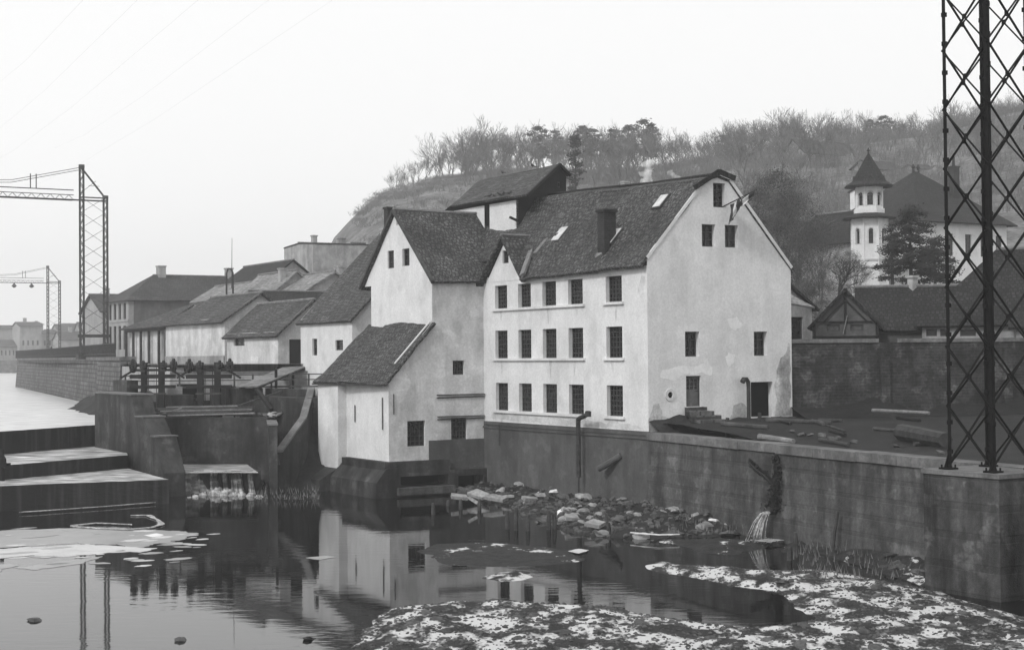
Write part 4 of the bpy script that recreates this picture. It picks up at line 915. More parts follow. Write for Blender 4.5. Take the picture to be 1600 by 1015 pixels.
# ================================================================== OVERHEAD GANTRIES
def gantry(name, label, base, sc, arm=40, lamps=False):
    t = thing(name, label, 'gantry', base); b = Vector(base)
    Hm, Hs, gap, s = 18.6*sc, 15.7*sc, 2.35*sc, .2*sc
    X = E
    def column(p, h, nm):
        m = MB()
        for i in (-1, 1):
            for j in (-1, 1): m.bar(p+X*s*i*.9+V*s*j*.9, p+X*s*i*.9+V*s*j*.9+Z*h, .09*sc)
        n = int(h/(.7*sc))
        for k in range(n):
            z = k*h/n; z2 = (k+1)*h/n; f_ = 1 if k % 2 else -1
            for j in (-1, 1): m.bar(p+X*s*f_*.9+V*s*j*.9+Z*z, p-X*s*f_*.9+V*s*j*.9+Z*z2, .05*sc); m.bar(p+V*s*f_*.9+X*s*j*.9+Z*z, p-V*s*f_*.9+X*s*j*.9+Z*z2, .05*sc)
        m.build(nm, 'steel_far', t)
    column(b, Hm, 'mast'); column(b+X*gap, Hs, 'mast')
    m = MB(); n = 9; z0_ = 2.0*sc; st = (Hs-z0_)/n
    for k in range(n):
        m.bar(b+Z*(z0_+k*st), b+X*gap+Z*(z0_+(k+1)*st), .035*sc); m.bar(b+X*gap+Z*(z0_+k*st)+V*.2, b+Z*(z0_+(k+1)*st)+V*.2, .03*sc)
    m.build('bracing', 'steel_far', t)
    MB().bar(b-X*.4+Z*z0_, b+X*(gap+.4)+Z*z0_, .3*sc).box(b-X*.5-V*.5+Z*-.3, X*(gap+1), V*1.0, Z*.5).build('cross_beam', 'steel_far', t)
    m = MB(); zb_ = Hs-.35*sc; dp = .95*sc
    m.bar(b+X*gap+Z*(zb_), b-X*arm+Z*zb_, .14*sc); m.bar(b+X*gap+Z*(zb_+.3*sc), b-X*.2+Z*(zb_+.3*sc), .12*sc)
    m.bar(b-X*.8*sc+Z*(zb_+dp), b-X*arm+Z*(zb_+dp), .09*sc); m.bar(b-X*.8*sc+Z*(zb_+dp*.5), b-X*arm+Z*(zb_+dp*.5), .07*sc)
    m.bar(b-X*.8*sc+V*.5+Z*zb_, b-X*arm+V*.5+Z*zb_, .1*sc)
    k = 0; x = .8*sc
    while x < arm-.8: m.bar(b-X*x+Z*zb_, b-X*(x+.45*sc)+Z*(zb_+dp*.5), .045*sc); m.bar(b-X*(x+.45*sc)+Z*(zb_+dp*.5), b-X*(x+.9*sc)+Z*zb_, .045*sc); x += .9*sc
    m.build('truss_beam', 'steel_far', t)
    m = MB(); x = 0; zz = Hm
    sag = lambda x: max(Hs+.95*sc, Hm-.235*x)
    xs = [0]+[arm*i/6 for i in range(1, 7)]
    for o2 in (0, .35*sc): m.tube([b-X*xx+V*o2+Z*(sag(xx)-o2*.6) for xx in xs], .03*sc, 4, False)
    m.tube([b+Z*Hm, b+X*gap+Z*Hs], .05*sc, 4).tube([b+Z*Hm+V*.3, b+X*gap+Z*Hs+V*.3], .05*sc, 4)
    m.bar(b+X*gap*.3+Z*(Hm-1.8*sc), b+X*(gap*.75)+Z*(Hm-1.8*sc), .04*sc).bar(b+X*.2+Z*(Hs+.6*sc), b+X*gap*.6+Z*(Hs+1.6*sc), .04*sc)
    m.build('stay', 'steel_far', t)
    for xx in (4.4*sc, 10*sc, 15.5*sc):
        m = MB(); m.bar(b-X*xx+Z*(zb_+dp), b-X*xx+Z*(sag(xx)+.15), .08*sc).bar(b-X*(xx+.55*sc)+Z*(zb_+dp), b-X*(xx+.55*sc)+Z*(sag(xx)+.15), .08*sc).build('hanger', 'steel_far', t)
    MB().lathe(b+Z*(Hm-.1), [(.3*sc, 0), (.3*sc, .35*sc)], 8).build('saddle', 'steel_far', t); MB().lathe(b+X*gap+Z*(Hs-.1), [(.3*sc, 0), (.3*sc, .3*sc)], 8).build('saddle', 'steel_far', t)
    if lamps:
        for xx in (3.2, 6.6, 10): MB().lathe(b-X*xx*sc+Z*(zb_-1.0*sc), [(.15*sc, 0), (.55*sc, .3*sc), (.3*sc, .6*sc), (.06, .95*sc)], 8).build('pulley_block', 'steel_far', t)
    return t
zg = lambda px, py, Y: P(px, py, Y).z
bx_ = P(128.5, 555, 151); gantry('cable_gantry', 'tall steel lattice gantry on the embankment, its truss beam running out of frame left', (bx_.x, bx_.y, 8.0), 1.0)
bx_ = P(75, 551, 318); gantry('cable_gantry', 'smaller looking hazy gantry farther upstream with three blocks hanging from its beam', (bx_.x, bx_.y, 7.6), 1.0*(P(75, 417, 318).z-7.6)/18.6, 40, True)
# thin cables rising to the upper right
t0 = [((0, 200), (215, 0)), ((20, 236), (310, 0)), ((130, 212), (420, 0)), ((110, 265), (520, 0)), ((0, 128), (130, 0))]
for i, (a, b) in enumerate(t0):
    A_ = P(a[0], a[1], 150); B_ = P(b[0], b[1], 70); d = B_-A_
    lb_ = ['uppermost thin overhead wire in the left corner of the sky', 'faint overhead wire slanting across the sky left of centre', 'faint overhead wire passing high above the tall gantry', 'faint lowest overhead wire climbing right from the gantry head', 'second faint overhead wire from the left corner of the sky']
    pts = [A_-d*.4+Z*1.0, A_, A_+d*.5-Z*.3, B_, B_+d*.5+Z*1.5]
    tag(MB().tube(pts, .0022, 4, False).build('overhead_wire', 'steel_far', at=A_), lb_[[4, 0, 1, 2, 3][i] if i else 4], 'wire')
# ================================================================== SLUICE
PA = Vector((-27.0, 98.6, 0)); Wp = W(PA[:2], U)
pr = [Wp.sp(*q) for q in ((148, 614), (205, 618), (212, 651), (224, 653), (236, 682), (240, 684), (256, 739), (258, 770))]
print('pier', [tuple(round(c, 2) for c in p) for p in pr])
pier = thing('sluice_pier', 'tall stained concrete pier stepping down towards the water between weir and sluice', 'pier', PA)
prof = [(pr[0][0], -1), (pr[0][0], pr[0][1]), (pr[1][0], pr[0][1]), (pr[2][0], pr[2][1]), (pr[3][0], pr[2][1]), (pr[4][0], pr[4][1]), (pr[5][0]+.3, pr[4][1]), (pr[6][0], pr[6][1]), (pr[6][0]+.1, -1)]
MB().prism([Wp.pt(a, b) for a, b in prof], E*1.25).build('masonry', 'sluice', pier)
for i in (1, 3): MB().box(Wp.pt(prof[i][0]-.05, prof[i][1]+.003, .06), Wp.u*(prof[i+1][0]-prof[i][0]+.12), Z*.08, E*1.4).build('coping', 'coping', pier)
MB().box(Wp.pt(prof[5][0]-.0, prof[5][1]+.003, .06), Wp.u*(prof[6][0]-prof[5][0]+.05), Z*.08, E*1.4).build('coping', 'coping', pier)
# outflow basin
sl = thing('sluice_basin', 'dark concrete outflow basin of the sluice with water spilling from its sill', 'sluice', G(345, 770, 0))
fl0, fl1 = G(281, 771, 0), G(408, 770, 0); bk0, bk1 = G(283, 727, 1.3), G(412, 727, 1.3)
m = MB(); m.prism([lvl(fl0, -1), lvl(fl1, -1), lvl(bk1, -1)+V*6, lvl(bk0, -1)+V*6], Z*2.27).build('sill_block', 'sluice', sl)
q = MB(); q.face([lvl(G(288, 738, 1.3), 1.29), lvl(G(404, 738, 1.3), 1.29), lvl(bk1, 1.29)+V*3, lvl(bk0, 1.29)+V*3]).build('basin_water', 'tread', sl)
Wbk = W(bk0[:2], (bk1-bk0)[:2]); LB = (bk1-bk0).length
bw0 = P(262, 650, bk0.y+1.8); bw1 = P(418, 650, bk0.y+.5)
Wbk = W(bw0[:2], (bw1-bw0)[:2]); LB = (Vector((bw1.x, bw1.y, 0))-Vector((bw0.x, bw0.y, 0))).length
zbw = Wbk.sp(340, 652)[1]; print('basin wall', bw0, bw1, zbw, fl0, bk0)
MB().wall(Wbk, [(-.6, 0), (LB, 0), (LB, zbw), (-.6, zbw)], (), .8, .6).build('back_wall', 'sluice', sl)
# right-hand pillar and side wall of the basin
e0_ = Wbk.pt(LB); MB().box(lvl(e0_, -1), Vector((.5, -.1, 0)), Vector((.9, -5.2, 0)), Z*(zbw+.75)).build('side_wall', 'sluice', sl)
MB().box(lvl(e0_, zbw-.25)+Vector((-.06, 0, 0)), Vector((.62, -.1, 0)), Vector((.9, -5.3, 0)), Z*.1).build('coping', 'coping', sl)
for i, (px, wd_) in enumerate(((303, 1.1), (333, .45), (368, .6), (289, .3), (350, .25), (390, .3))):
    a = G(px, 771, 0)
    q = MB(); n = 8
    for j in range(9):
        for i2 in range(n+1):
            t = j/8; x = (i2/n-.5)*wd_*(1+.3*t); p = a+E*x; q.v.append(p-V*(.12+.3*t*t)+Z*(1.3*(1-t)+.02)+Vector((0, .06*math.sin(i2*2.3+i), 0)))
    q.f = [(j*(n+1)+i2, j*(n+1)+i2+1, (j+1)*(n+1)+i2+1, (j+1)*(n+1)+i2) for j in range(8) for i2 in range(n)]
    q.build('water_spill', 'tread', sl, uv=False)
# gate frames with winding gear
def gate(name, label, x0, x1, Y, ytop=578, ybot=630, nspan=1):
    a = P(x0, 600, Y); b = P(x1, 600, Y); Wt = W(a[:2], (b-a)[:2]); L = (Vector((b.x, b.y, 0))-Vector((a.x, a.y, 0))).length
    zt_ = Wt.sp(x0, ytop)[1]; zb_ = 2.5
    t = thing(name, label, 'sluice gate', Wt.pt(0, zb_))
    for s in (0, L): MB().box(Wt.pt(s-.18, zb_, .1), Wt.u*.36, Z*(zt_+.5-zb_), -Wt.n*.36).build('post', 'wood_dark', t)
    for y_, th in ((ytop, .16), (ytop+10, .26), (ytop+26, .2)):
        z = Wt.sp(x0, y_)[1]; MB().box(Wt.pt(-.9, z-th/2, .13), Wt.u*(L+1.8), Z*th, -Wt.n*.34).build('beam', 'wood_dark', t)
    z1 = Wt.sp(x0, ytop+38)[1]; MB().box(Wt.pt(-.3, z1, .02), Wt.u*(L+.6), Z*.1, Wt.n*.1).build('rail', 'wood', t)
    MB().box(Wt.pt(.15, 2.6, -.02), Wt.u*(L-.3), Z*(Wt.sp(x0, ybot)[1]-2.6), Wt.n*-.08).build('gate_leaf', 'wood_dark', t)
    zz = zt_+.28
    for s in (-.75, -.1, L+.1, L+.75):
        m = MB(); n = 18; R0 = .46 if abs(s+.1) > .3 and abs(s-L-.1) > .3 else .34
        for j in range(n):
            t0_, t1_ = 2*PI*j/n, 2*PI*(j+.6)/n; f_ = lambda a_, r: Wt.pt(s, zz+r*math.sin(a_), 0)+Wt.n*(r*math.cos(a_))
            m.prism([f_(t0_, R0*.55), f_(t0_, R0), f_(t1_, R0), f_(t1_, R0*.55)], Wt.u*.12)
        m.tube([Wt.pt(s-.15, zz), Wt.pt(s+.25, zz)], R0*.6, 8); m.build('gear_wheel', 'iron', t)
        MB().box(Wt.pt(s-.12, zz-.4, .2), Wt.u*.3, -Wt.n*.4, Z*.5).build('gear_block', 'iron', t)
    MB().tube([Wt.pt(-.9, zz), Wt.pt(L+.9, zz)], .045, 6).tube([Wt.pt(.3, zz-.1), Wt.pt(.3, zb_+1)], .03, 5).tube([Wt.pt(L-.3, zz-.1), Wt.pt(L-.3, zb_+1)], .03, 5).build('shaft', 'iron', t)
    MB().bar(Wt.pt(-1.5, Wt.sp(x0, ytop+12)[1]), Wt.pt(-.6, Wt.sp(x0, ytop-1)[1]), .12).build('brace', 'wood_dark', t); MB().bar(Wt.pt(L+.6, Wt.sp(x0, ytop-1)[1]), Wt.pt(L+1.5, Wt.sp(x0, ytop+13)[1]), .12).build('brace', 'wood_dark', t)
    return Wt, L
gate('sluice_gate', 'left sluice gate frame with toothed winding gear beside the stepped pier', 225, 252, 99.5)
gate('sluice_gate', 'right sluice gate frame with toothed winding gear near the gangway', 313, 339.5, 98.0, 578, 634)
# masonry between and behind the gates
m = thing('sluice_headwall', 'broken concrete headwall blocks between and behind the sluice gates', 'wall', P(300, 640, 101))
def blk(x0, x1, y0, y1, Y, dp, mt='sluice'):
    a = P(x0, y0, Y); b = P(x1, y0, Y); u_ = Vector((b.x-a.x, (b.x-a.x)*.45, 0)); zb_ = P(x0, y1, Y).z
    MB().box(Vector((a.x, a.y, zb_)), u_, V*dp, Z*(a.z-zb_)).build('block', mt, m)
blk(198, 214, 594, 650, 99.5, 3); blk(268, 300, 617, 660, 99.2, 3, 'sluice'); blk(262, 283, 604, 640, 101.5, 2, 'plaster_grey'); blk(353, 366, 603, 648, 99, 3, 'sluice'); blk(370, 408, 607, 650, 98, 4, 'sluice'); blk(437, 478, 613, 650, 98.5, 3, 'plaster_grey'); blk(214, 400, 628, 670, 101.2, 1.0); blk(283, 312, 600, 622, 103, 1, 'opening_shade')  # the last block is near-black, painted as shade in an opening
retaining('sluice_bank_wall', [(-12.4, 103.0), (-23.1, 103.8)], 1, 6.7, 'plaster_grey', 'stained masonry wall behind the sluice gates carrying the shed terrace', th=.8, cap=(.05, .12))
# walkway rail behind the gates
t = thing('sluice_walkway', 'timber walkway with a thin rail running behind the sluice gates', 'walkway', P(300, 590, 102.0))
a = P(196, 606, 103.2); b = P(512, 603, 100.5); MB().bar(a, b, .8, .1).build('deck', 'wood', t); MB().bar(a+Z*.45, b+Z*.45, .07).bar(a+Z*.8, b+Z*.8, .07).build('rail', 'wood', t)
for i in range(12): p = a.lerp(b, i/11); MB().bar(p-Z*(1.0 if i % 3 else 2.4), p+Z*.85, .1).build('post', 'wood', t)
# timber platform above the basin
tp = thing('timber_platform', 'sagging weathered plank platform lying above the dark basin wall', 'platform', P(330, 645, 95))
YB = bk0.y+1.5; R6 = random.Random(6)
for i in range(7): a = P(240+R6.uniform(-6, 30), 649-2.2*i, YB+i*.7); b = P(372+R6.uniform(-20, 36), 645-1.9*i, YB-.6+i*.7); MB().bar(a, b, .24, .09).build('plank', 'wood' if i % 3 else 'wood_pale', tp)
for i, (a, b, w_, lb_) in enumerate((((234, 653), (284, 637), .16, 'pale plank slanting up from the pier onto the platform'), ((372, 634), (445, 609), .13, 'thin pole leaning from the platform up to the right wing wall'))):
    A_ = P(a[0], a[1], YB+1.0); B_ = P(b[0], b[1], YB+(1.5 if i == 0 else 3.2)); tag(MB().bar(A_, B_, w_, .1).build('leaning_timber', 'wood_pale' if i == 0 else 'wood', at=A_), lb_, 'timber')
A_ = P(402, 608, 96.5); B_ = P(424, 640, 94.6); tag(MB().bar(A_, B_, .22, .2).build('leaning_timber', 'wood_dark', at=B_), 'dark thick beam slanting down beside the gangway foot', 'timber')
# gangway up to the shed door
gg = thing('gangway', 'pale plank gangway climbing to the dark door of the low shed', 'gangway', P(385, 606, 97.5))
A_ = P(386, 604, 97.2); B_ = P(470, 569.5, 104.6); q = MB(); d = (B_-A_); sd_ = d.cross(Z).normalized()
for i in range(5): q.bar(A_+sd_*(-.62+.31*i)+Z*.01*(i % 2), B_+sd_*(-.62+.31*i), .29, .08)
q.build('planks', 'wood_pale', gg)
for i, f in enumerate((.1, .38, .7, .92)): p = A_.lerp(B_, f)-sd_*-.55; MB().bar(p-Z*2.2, p-Z*.06+Z*(.9 if i == 1 else 0), .16).build('post', 'wood_dark', gg)
MB().bar(A_+sd_*.5-Z*.12, B_+sd_*.5-Z*.12, .12, .16).bar(A_-sd_*.5-Z*.12, B_-sd_*.5-Z*.12, .12, .16).build('bearer', 'wood_dark', gg)
# wing wall with pale sloping coping
w0 = P(482, 605, 93.5); w1 = P(469, 651, 91); w2 = P(431, 703, 88.3)
ww = thing('wing_wall', 'dark retaining wing wall with a pale coping sloping down left of the lean-to', 'wall', lvl(w2, 0))
m = MB(); off_ = Vector((.42, .06, 0))
for a, b in ((w0, w1), (w1, w2)): m.prism([lvl(a, -1), lvl(b, -1), b-Z*.13, a-Z*.13], off_)
m.prism([lvl(w0, -1), lvl(w0, -1)+V*7, w0+V*7-Z*.13, w0-Z*.13], off_); m.build('masonry', 'sluice', ww)
for a, b in ((w0+V*1.0, w0), (w0, w1), (w1, w2)): MB().prism([a-off_*.08-Z*.12, b-off_*.08-Z*.12, b-off_*.08, a-off_*.08], off_*1.0).build('coping', 'coping', ww)
MB().bar(w2-Z*.25, w2-Z*.85+Vector((.1, 0, 0)), .3).build('coping', 'concrete', ww)
# overgrown slope under the steep house, between wing wall and lean-to
q = MB(); nn = 14
for j in range(nn+1):
    for i in range(nn+1):
        s = i/nn; t_ = j/nn
        lo_ = G(425+110*s, 775+2*s, -.3); hi = (P(472, 640, 92.0)).lerp(P(520, 720, 93.0), s)
        p = lo_.lerp(hi, t_**.8); p.z += .35*noise.noise(p*1.6)*(1 if 0 < j < nn else 0); q.v.append(p)
q.f = [(j*(nn+1)+i, j*(nn+1)+i+1, (j+1)*(nn+1)+i+1, (j+1)*(nn+1)+i) for j in range(nn) for i in range(nn)]
tag(q.build('bank_slope', 'soil', smooth=True, uv=False), kind='structure')
q = MB().box(Vector((-13.2, 92.6, -1)), (3.6, 0, 0), V*9, Z*6.3); tag(q.build('mill_foundation', 'sluice', at=(-12, 94, 0)), 'dark masonry foundation filling the corner behind the lean-to', 'foundation')
# debris on the basin side wall
RD = random.Random(9)
for i in range(16):
    p = P(400+RD.uniform(0, 62), 645-RD.uniform(0, 8), YB+RD.uniform(0, 2)); p.z = zbw+.1
    rock(p, RD.uniform(.15, .38), RD, 'rubble_stone', 'broken stone heaped on the basin wall under the leaning pole', 'broken stones on the basin wall', pale=i % 3 == 0)
MB_ = MB(); 
for i in range(9): a = P(385+RD.uniform(0, 70), 648, YB+RD.uniform(0, 2)); a.z = zbw+.15; MB_.bar(a, a+Vector((RD.uniform(-1, 1.3), RD.uniform(-.8, .8), RD.uniform(0, .25))), .07)
tag(MB_.build('wood_debris', 'wood'), 'splintered wood scattered on the basin wall', 'debris', kind='stuff')
# foam mounds where the spill meets the pool
for i, (px, py, s) in enumerate(((318, 773, .5), (330, 772, .7), (341, 773, .85), (353, 773, .8), (366, 774, .5), (378, 774, .45), (392, 775, .5), (405, 776, .35), (306, 776, .4), (296, 777, .25))):
    p = G(px, py, 0); m = MB(); N = 14
    for j in range(8):
        th = PI/2*j/7
        for k2 in range(N):
            a = 2*PI*k2/N; d = Vector((math.cos(a)*math.sin(th), math.sin(a)*math.sin(th), math.cos(th)*.7)); kk = s*.62*(1+.6*noise.noise(d*2.5+Vector((i*2, 0, 0)))+.35*noise.noise(d*6+Vector((i*2, 0, 0)))); m.v.append(p+d*kk-Z*.05)
    m.f = [(j*N+k2, (j+1)*N+k2, (j+1)*N+(k2+1) % N, j*N+(k2+1) % N) for j in range(7) for k2 in range(N)]
    tag(m.build('foam_mound', 'foam', at=p, smooth=True), 'frothy foam mound at the foot of the sluice spill', 'foam', 'foam mounds under the sluice sill')
# ================================================================== BEHIND THE YARD WALL
house('yard_shed', 'shed with a drooping dark tiled roof directly right of the mill gable', 'shed', ptY(1150, 90), 5.9, 7, 5, 10.6, 12.6, 'b', .35, (0, 0), [('f', 4.1, 8.3, 5.2, 9.9)], (), 'plaster_grey', 'tile_dark', grid=(1, 1))
p = P(1232, 459, 86.5); q = MB(); q.slab(p+Z*-.55+U*.3, p+E*1.7-Z*.75+U*.3, p+E*1.5+V*1.6+Z*.1, p+V*1.6+Z*.1, .1, 8, 5, .02)
o = q.build('lean_to_roof', 'sheet', at=p); tag(o, 'small pale lean-to roof tucked against the mill behind the yard wall', 'roof')
DB = (Vector((.975, -.22, 0)), Vector((.22, .975, 0))); Ob2 = ptY(1270, 83.5); Wbn = W(Ob2[:2], DB[0])
bn = house('gabled_barn', 'small timbered barn with its open gable above the yard wall', 'barn', Ob2, 3.5, 6, 4.5, 9.4, 11.25, 'b', .3, (0, 0), [('f', .75, 8.9, 1.45, 9.25), ('f', 2.0, 8.9, 2.7, 9.25)], (), 'plinth', 'tile_dark', grid=(1, 1), dirs=DB)
fr = MB()
for a, b in (((0, 9.4), (3.5, 9.4)), ((1.75, 9.4), (1.75, 11.1)), ((.6, 9.4), (1.75, 10.6)), ((2.9, 9.4), (1.75, 10.6)), ((0, 8.6), (3.5, 8.6)), ((.1, 8.4), (.1, 9.4)), ((3.4, 8.4), (3.4, 9.4))): fr.bar(Wbn.pt(a[0], a[1], .04), Wbn.pt(b[0], b[1], .04), .12, .08)
fr.build('timber_frame', 'wood_dark', bn)
MB().bar(Wbn.pt(1.62, 8.75, .12), Wbn.pt(1.85, 9.75, .12), .09, .04).build('loose_board', 'wood_pale', bn)
house('long_barn', 'long low barn with a dark tiled roof and one pale chimney behind the yard wall', 'barn', ptY(1346, 89), 6.3, 5, 5, 9.3, 11.6, 'a', .35, (0, 0), [], ((3.0, .5, .5, .42),), 'plinth', 'tile_dark', dirs=DB)
Or = ptY(1441, 85.5); DR = (Vector((.96, -.28, 0)), Vector((.28, .96, 0))); Wr = W(Or[:2], DR[0])
house('hipped_barn', 'low building with a large dark hipped roof behind the pylon', 'barn', Or, 11.5, 8.6, 4.5, 9.55, 13.6, 'a', .4, (4.1, 4.1), [('f',)+Wr.rect(1447, 514, 1464, 525), ('f',)+Wr.rect(1469, 514, 1482, 525), ('f',)+Wr.rect(1500, 514, 1525, 525), ('f', 7.2, 8.5, 8.6, 9.1)], (), 'plaster_grey', 'tile_dark', grid=(1, 1), dirs=DR)
house('stable', 'pale walled stable half hidden behind the pylon at the frame edge', 'stable', ptY(1588, 83), 9, 6, 4.5, 9.2, 10.6, 'a', .4, (0, 0), [('f', 1.0, 8.4, 1.9, 9.0)], (), 'plaster_grey', 'tile_dark', grid=(1, 1), dirs=DR)
# manor
hm = lambda y, Y, x=1400: P(x, y, Y).z
man = house('manor_house', 'large white manor with a steep dark hipped roof behind the church-like tower', 'building', ptY(1436, 150), 12.6, 12.5, 9, hm(338, 152), hm(269, 159), 'a', .8, (6.1, 6.1),
            [('f', 6.6, 17.2, 7.5, 19.4), ('f', 8.8, 17.2, 9.7, 19.4), ('f', 11, 17.2, 11.9, 19.4), ('f', 4, 17.2, 4.9, 19.4), ('l', 2, 17.2, 2.9, 19.4), ('l', 5, 17.2, 5.9, 19.4), ('l', 9, 17.2, 9.9, 19.4)], (), 'plaster', 'tile_dark', grid=(2, 3))
c_ = ptY(1436, 150)+E*6.3+V*6.25
for dx in (-.35, .35): MB().lathe(c_+E*dx+Z*hm(269, 159), [(.14, -.2), (.14, .35), (.22, .4), (.05, .75)], 8).build('finial', 'iron', man)
ch_ = ptY(1494, 157); chimney(ch_, 21, hm(262, 157, 1494), .8, man, 'brickw'); MB().lathe(ch_+Z*(hm(262, 157, 1494)+.14), [(.16, 0), (.14, .9), (.2, .95)], 8).build('chimney_pot', 'brickw', man)
house('manor_annex', 'lower hipped annex of the manor left of the tower', 'building', ptY(1334, 149), 3.6, 9, 9, hm(366, 149, 1300), hm(330, 152, 1340), 'b', .6, (2, 2), [('f', 1.5, 15.5, 2.3, 17.5)], (), 'plaster_grey', 'tile_dark')
house('annex_wing', 'pale upper storey showing beside the tower lantern', 'building', ptY(1381, 170), 5, 5, 12, 27.0-1, 27.6-.9, 'a', .2, (0, 0), [('f', .5, 23.5, 1.1, 25), ('f', 1.8, 23.5, 2.4, 25)], (), 'plaster', 'tile_far')
# octagonal tower
YT = 143; tc = P(1359, 400, YT); tc = Vector((tc.x, tc.y, 0)); zT = lambda y: P(1359, y, YT).z
tt = thing('church_tower', 'white octagonal tower with arched windows, open lantern and pointed tiled cap', 'tower', tc+Z*9)
rot = math.atan2(.25, .97)
def octa(r, z0_, z1_, holes, name, m, arch=None):
    R_ = r/math.cos(PI/8); q = MB()
    cs = [tc+Vector((R_*math.cos(rot+k*PI/4), R_*math.sin(rot+k*PI/4), 0)) for k in range(8)]
    for k in range(8):
        a, b = cs[k], cs[(k+1) % 8]; w = W(a[:2], (b-a)[:2]); L = (b-a).length
        q.wall(w, [(0, z0_), (L, z0_), (L, z1_), (0, z1_)], [(L/2-h[0], h[1], L/2+h[0], h[2]) for h in holes], .2)
    o = q.build(name, m, tt)
    for k in range(8):
        a, b = cs[k], cs[(k+1) % 8]; w = W(a[:2], (b-a)[:2]); L = (b-a).length
        for h in holes:
            f_ = window(w, (L/2-h[0], h[1], L/2+h[0], h[2]), tt, 2, 3, .12, bar=.03, border=.04)
            ar = MB(); pts = [w.pt(L/2-h[0]-.08, h[1], .05), w.pt(L/2-h[0]-.08, h[2], .05)]+[w.pt(L/2-(h[0]+.08)*math.cos(PI*j/6), h[2]+(h[0]+.1)*math.sin(PI*j/6), .05) for j in range(1, 6)]+[w.pt(L/2+h[0]+.08, h[2], .05), w.pt(L/2+h[0]+.08, h[1], .05)]
            ar.tube(pts, .07, 5)
            ar.build('arch', 'plaster_old', f_)
            # dark rounded head of the opening
            hd = [w.pt(L/2-h[0]*math.cos(PI*j/8), h[2]+h[0]*math.sin(PI*j/8), .012) for j in range(9)]; MB().face(hd[::-1]).build('window_head', 'glass', f_)
        q2 = MB(); q2.tube([lvl(a, z0_), lvl(a, z1_)], .09, 6); q2.build('corner_rib', m, o)
    return o
rS = 1.58
octa(rS, 9, zT(342), [(.2, zT(382), zT(362))], 'shaft', 'plaster')
def ring(z, r, h, name, m, r2=None): MB().lathe(tc, [(r/math.cos(PI/8), z), ((r2 or r)/math.cos(PI/8), z+h)], 8, rot).build(name, m, tt)
ring(zT(408), rS+.1, .16, 'string_course', 'plaster_old'); ring(zT(419), rS+.14, .2, 'string_course', 'plaster_old')
MB().lathe(tc, [(2.55, zT(342)-.05), (2.6, zT(341)), (1.5, zT(334))], 8, rot).build('cornice_roof', 'tile_dark', tt)
ring(zT(335), 1.36, zT(327)-zT(335), 'balcony', 'plaster')
octa(1.15, zT(327), zT(293), [(.26, zT(322), zT(306))], 'lantern', 'plaster')
MB().lathe(tc, [(2.3, zT(291)-.1), (2.35, zT(291)), (1.7, zT(285)), (1.62, zT(283)), (1.5, zT(279)), (.12, zT(241)), (.08, zT(240))], 8, rot).build('cap_roof', 'tile_dark', tt)
MB().lathe(tc, [(.1, zT(241)), (.06, zT(237)), (.17, zT(235.5)), (.02, zT(231))], 8).build('finial', 'iron', tt)
for k in range(8):
    a = rot+PI/8+k*PI/4; d = Vector((math.cos(a), math.sin(a), 0)); s_ = Vector((-d.y, d.x, 0)); p = tc+d*1.42+Z*zT(282)
    MB().prism([p-s_*.28+d*.05, p+s_*.28+d*.05, p+Z*.42+d*.0], -d*.5).build('dormer', 'tile_dark', tt)
# hillside houses in the haze
hz2 = [('hilltop_house', 'broad hazy roof of a house among the trees on the crest', 1262, 262, 12, 6, 236, 213), ('hill_house', 'small hazy gabled roof on the slope right of the tower', 1372, 235, 6, 6, 262, 246), ('hill_house', 'pale hazy building below the crest left of the tower spire', 1268, 280, 9, 5, 258, 249), ('hill_house', 'low pale hazy row of walls on the slope behind the manor roof', 1440, 235, 9, 4, 262, 254), ('hill_cottage', 'small chimneyed roof just above the mill ridge where smoke rises', 983, 150, 2.2, 4, 292, 288), ('hill_house', 'pale cottage wall at the wood edge left of the manor annex', 1272, 160, 2.2, 4, 392, 384)]
for nm, lb_, px, Y, w, d, ye, yr in hz2:
    ze, zr = P(px, ye, Y).z, P(px, yr, Y).z
    house(nm, lb_, 'building', ptY(px, Y), w, d, ze-7, ze, zr, 'a', .4, (0, 0), [('f', w*.2, ze-1.6, w*.3, ze-.5), ('f', w*.6, ze-1.6, w*.7, ze-.5)], ((w*.5, .5, .4, .6),), 'plaster_far', 'tile_far', grid=(1, 1))
# ================================================================== TREES
def bare_tree(seed, h=11, lv=5, spread=.55, rad=.16, twig=.018, trunk=.3, kids=3):
    r = random.Random(seed); m = MB()
    def grow(p, d, L, rd, level):
        pts = [p]; rr = [rd]; q = p
        for i in range(2):
            d = (d+Vector((r.uniform(-1, 1), r.uniform(-1, 1), r.uniform(-.3, .7)))*.16).normalized(); q = q+d*L/2; pts.append(q); rr.append(max(twig, rd*(1-.2*(i+1))))
        m.tube(pts, rr, 5 if level == 0 else 3, False)
        if level >= lv: return
        n = kids if level else kids+1
        for i in range(n):
            t = r.uniform(.35, 1) if i else 1.0; s_ = pts[0].lerp(pts[2], t) if t < 1 else pts[2]
            a = r.uniform(0, 2*PI); sp = spread*r.uniform(.5, 1.3)*(1 if i else .5)
            side = d.orthogonal().normalized(); side.rotate(Matrix.Rotation(a, 3, d))
            nd_ = (d+side*sp*1.2+Z*.12).normalized()
            grow(s_, nd_, L*r.uniform(.6, .85), max(twig, rd*.6), level+1)
    grow(Vector((0, 0, -.3)), Z, h*trunk, rad, 0)
    return m
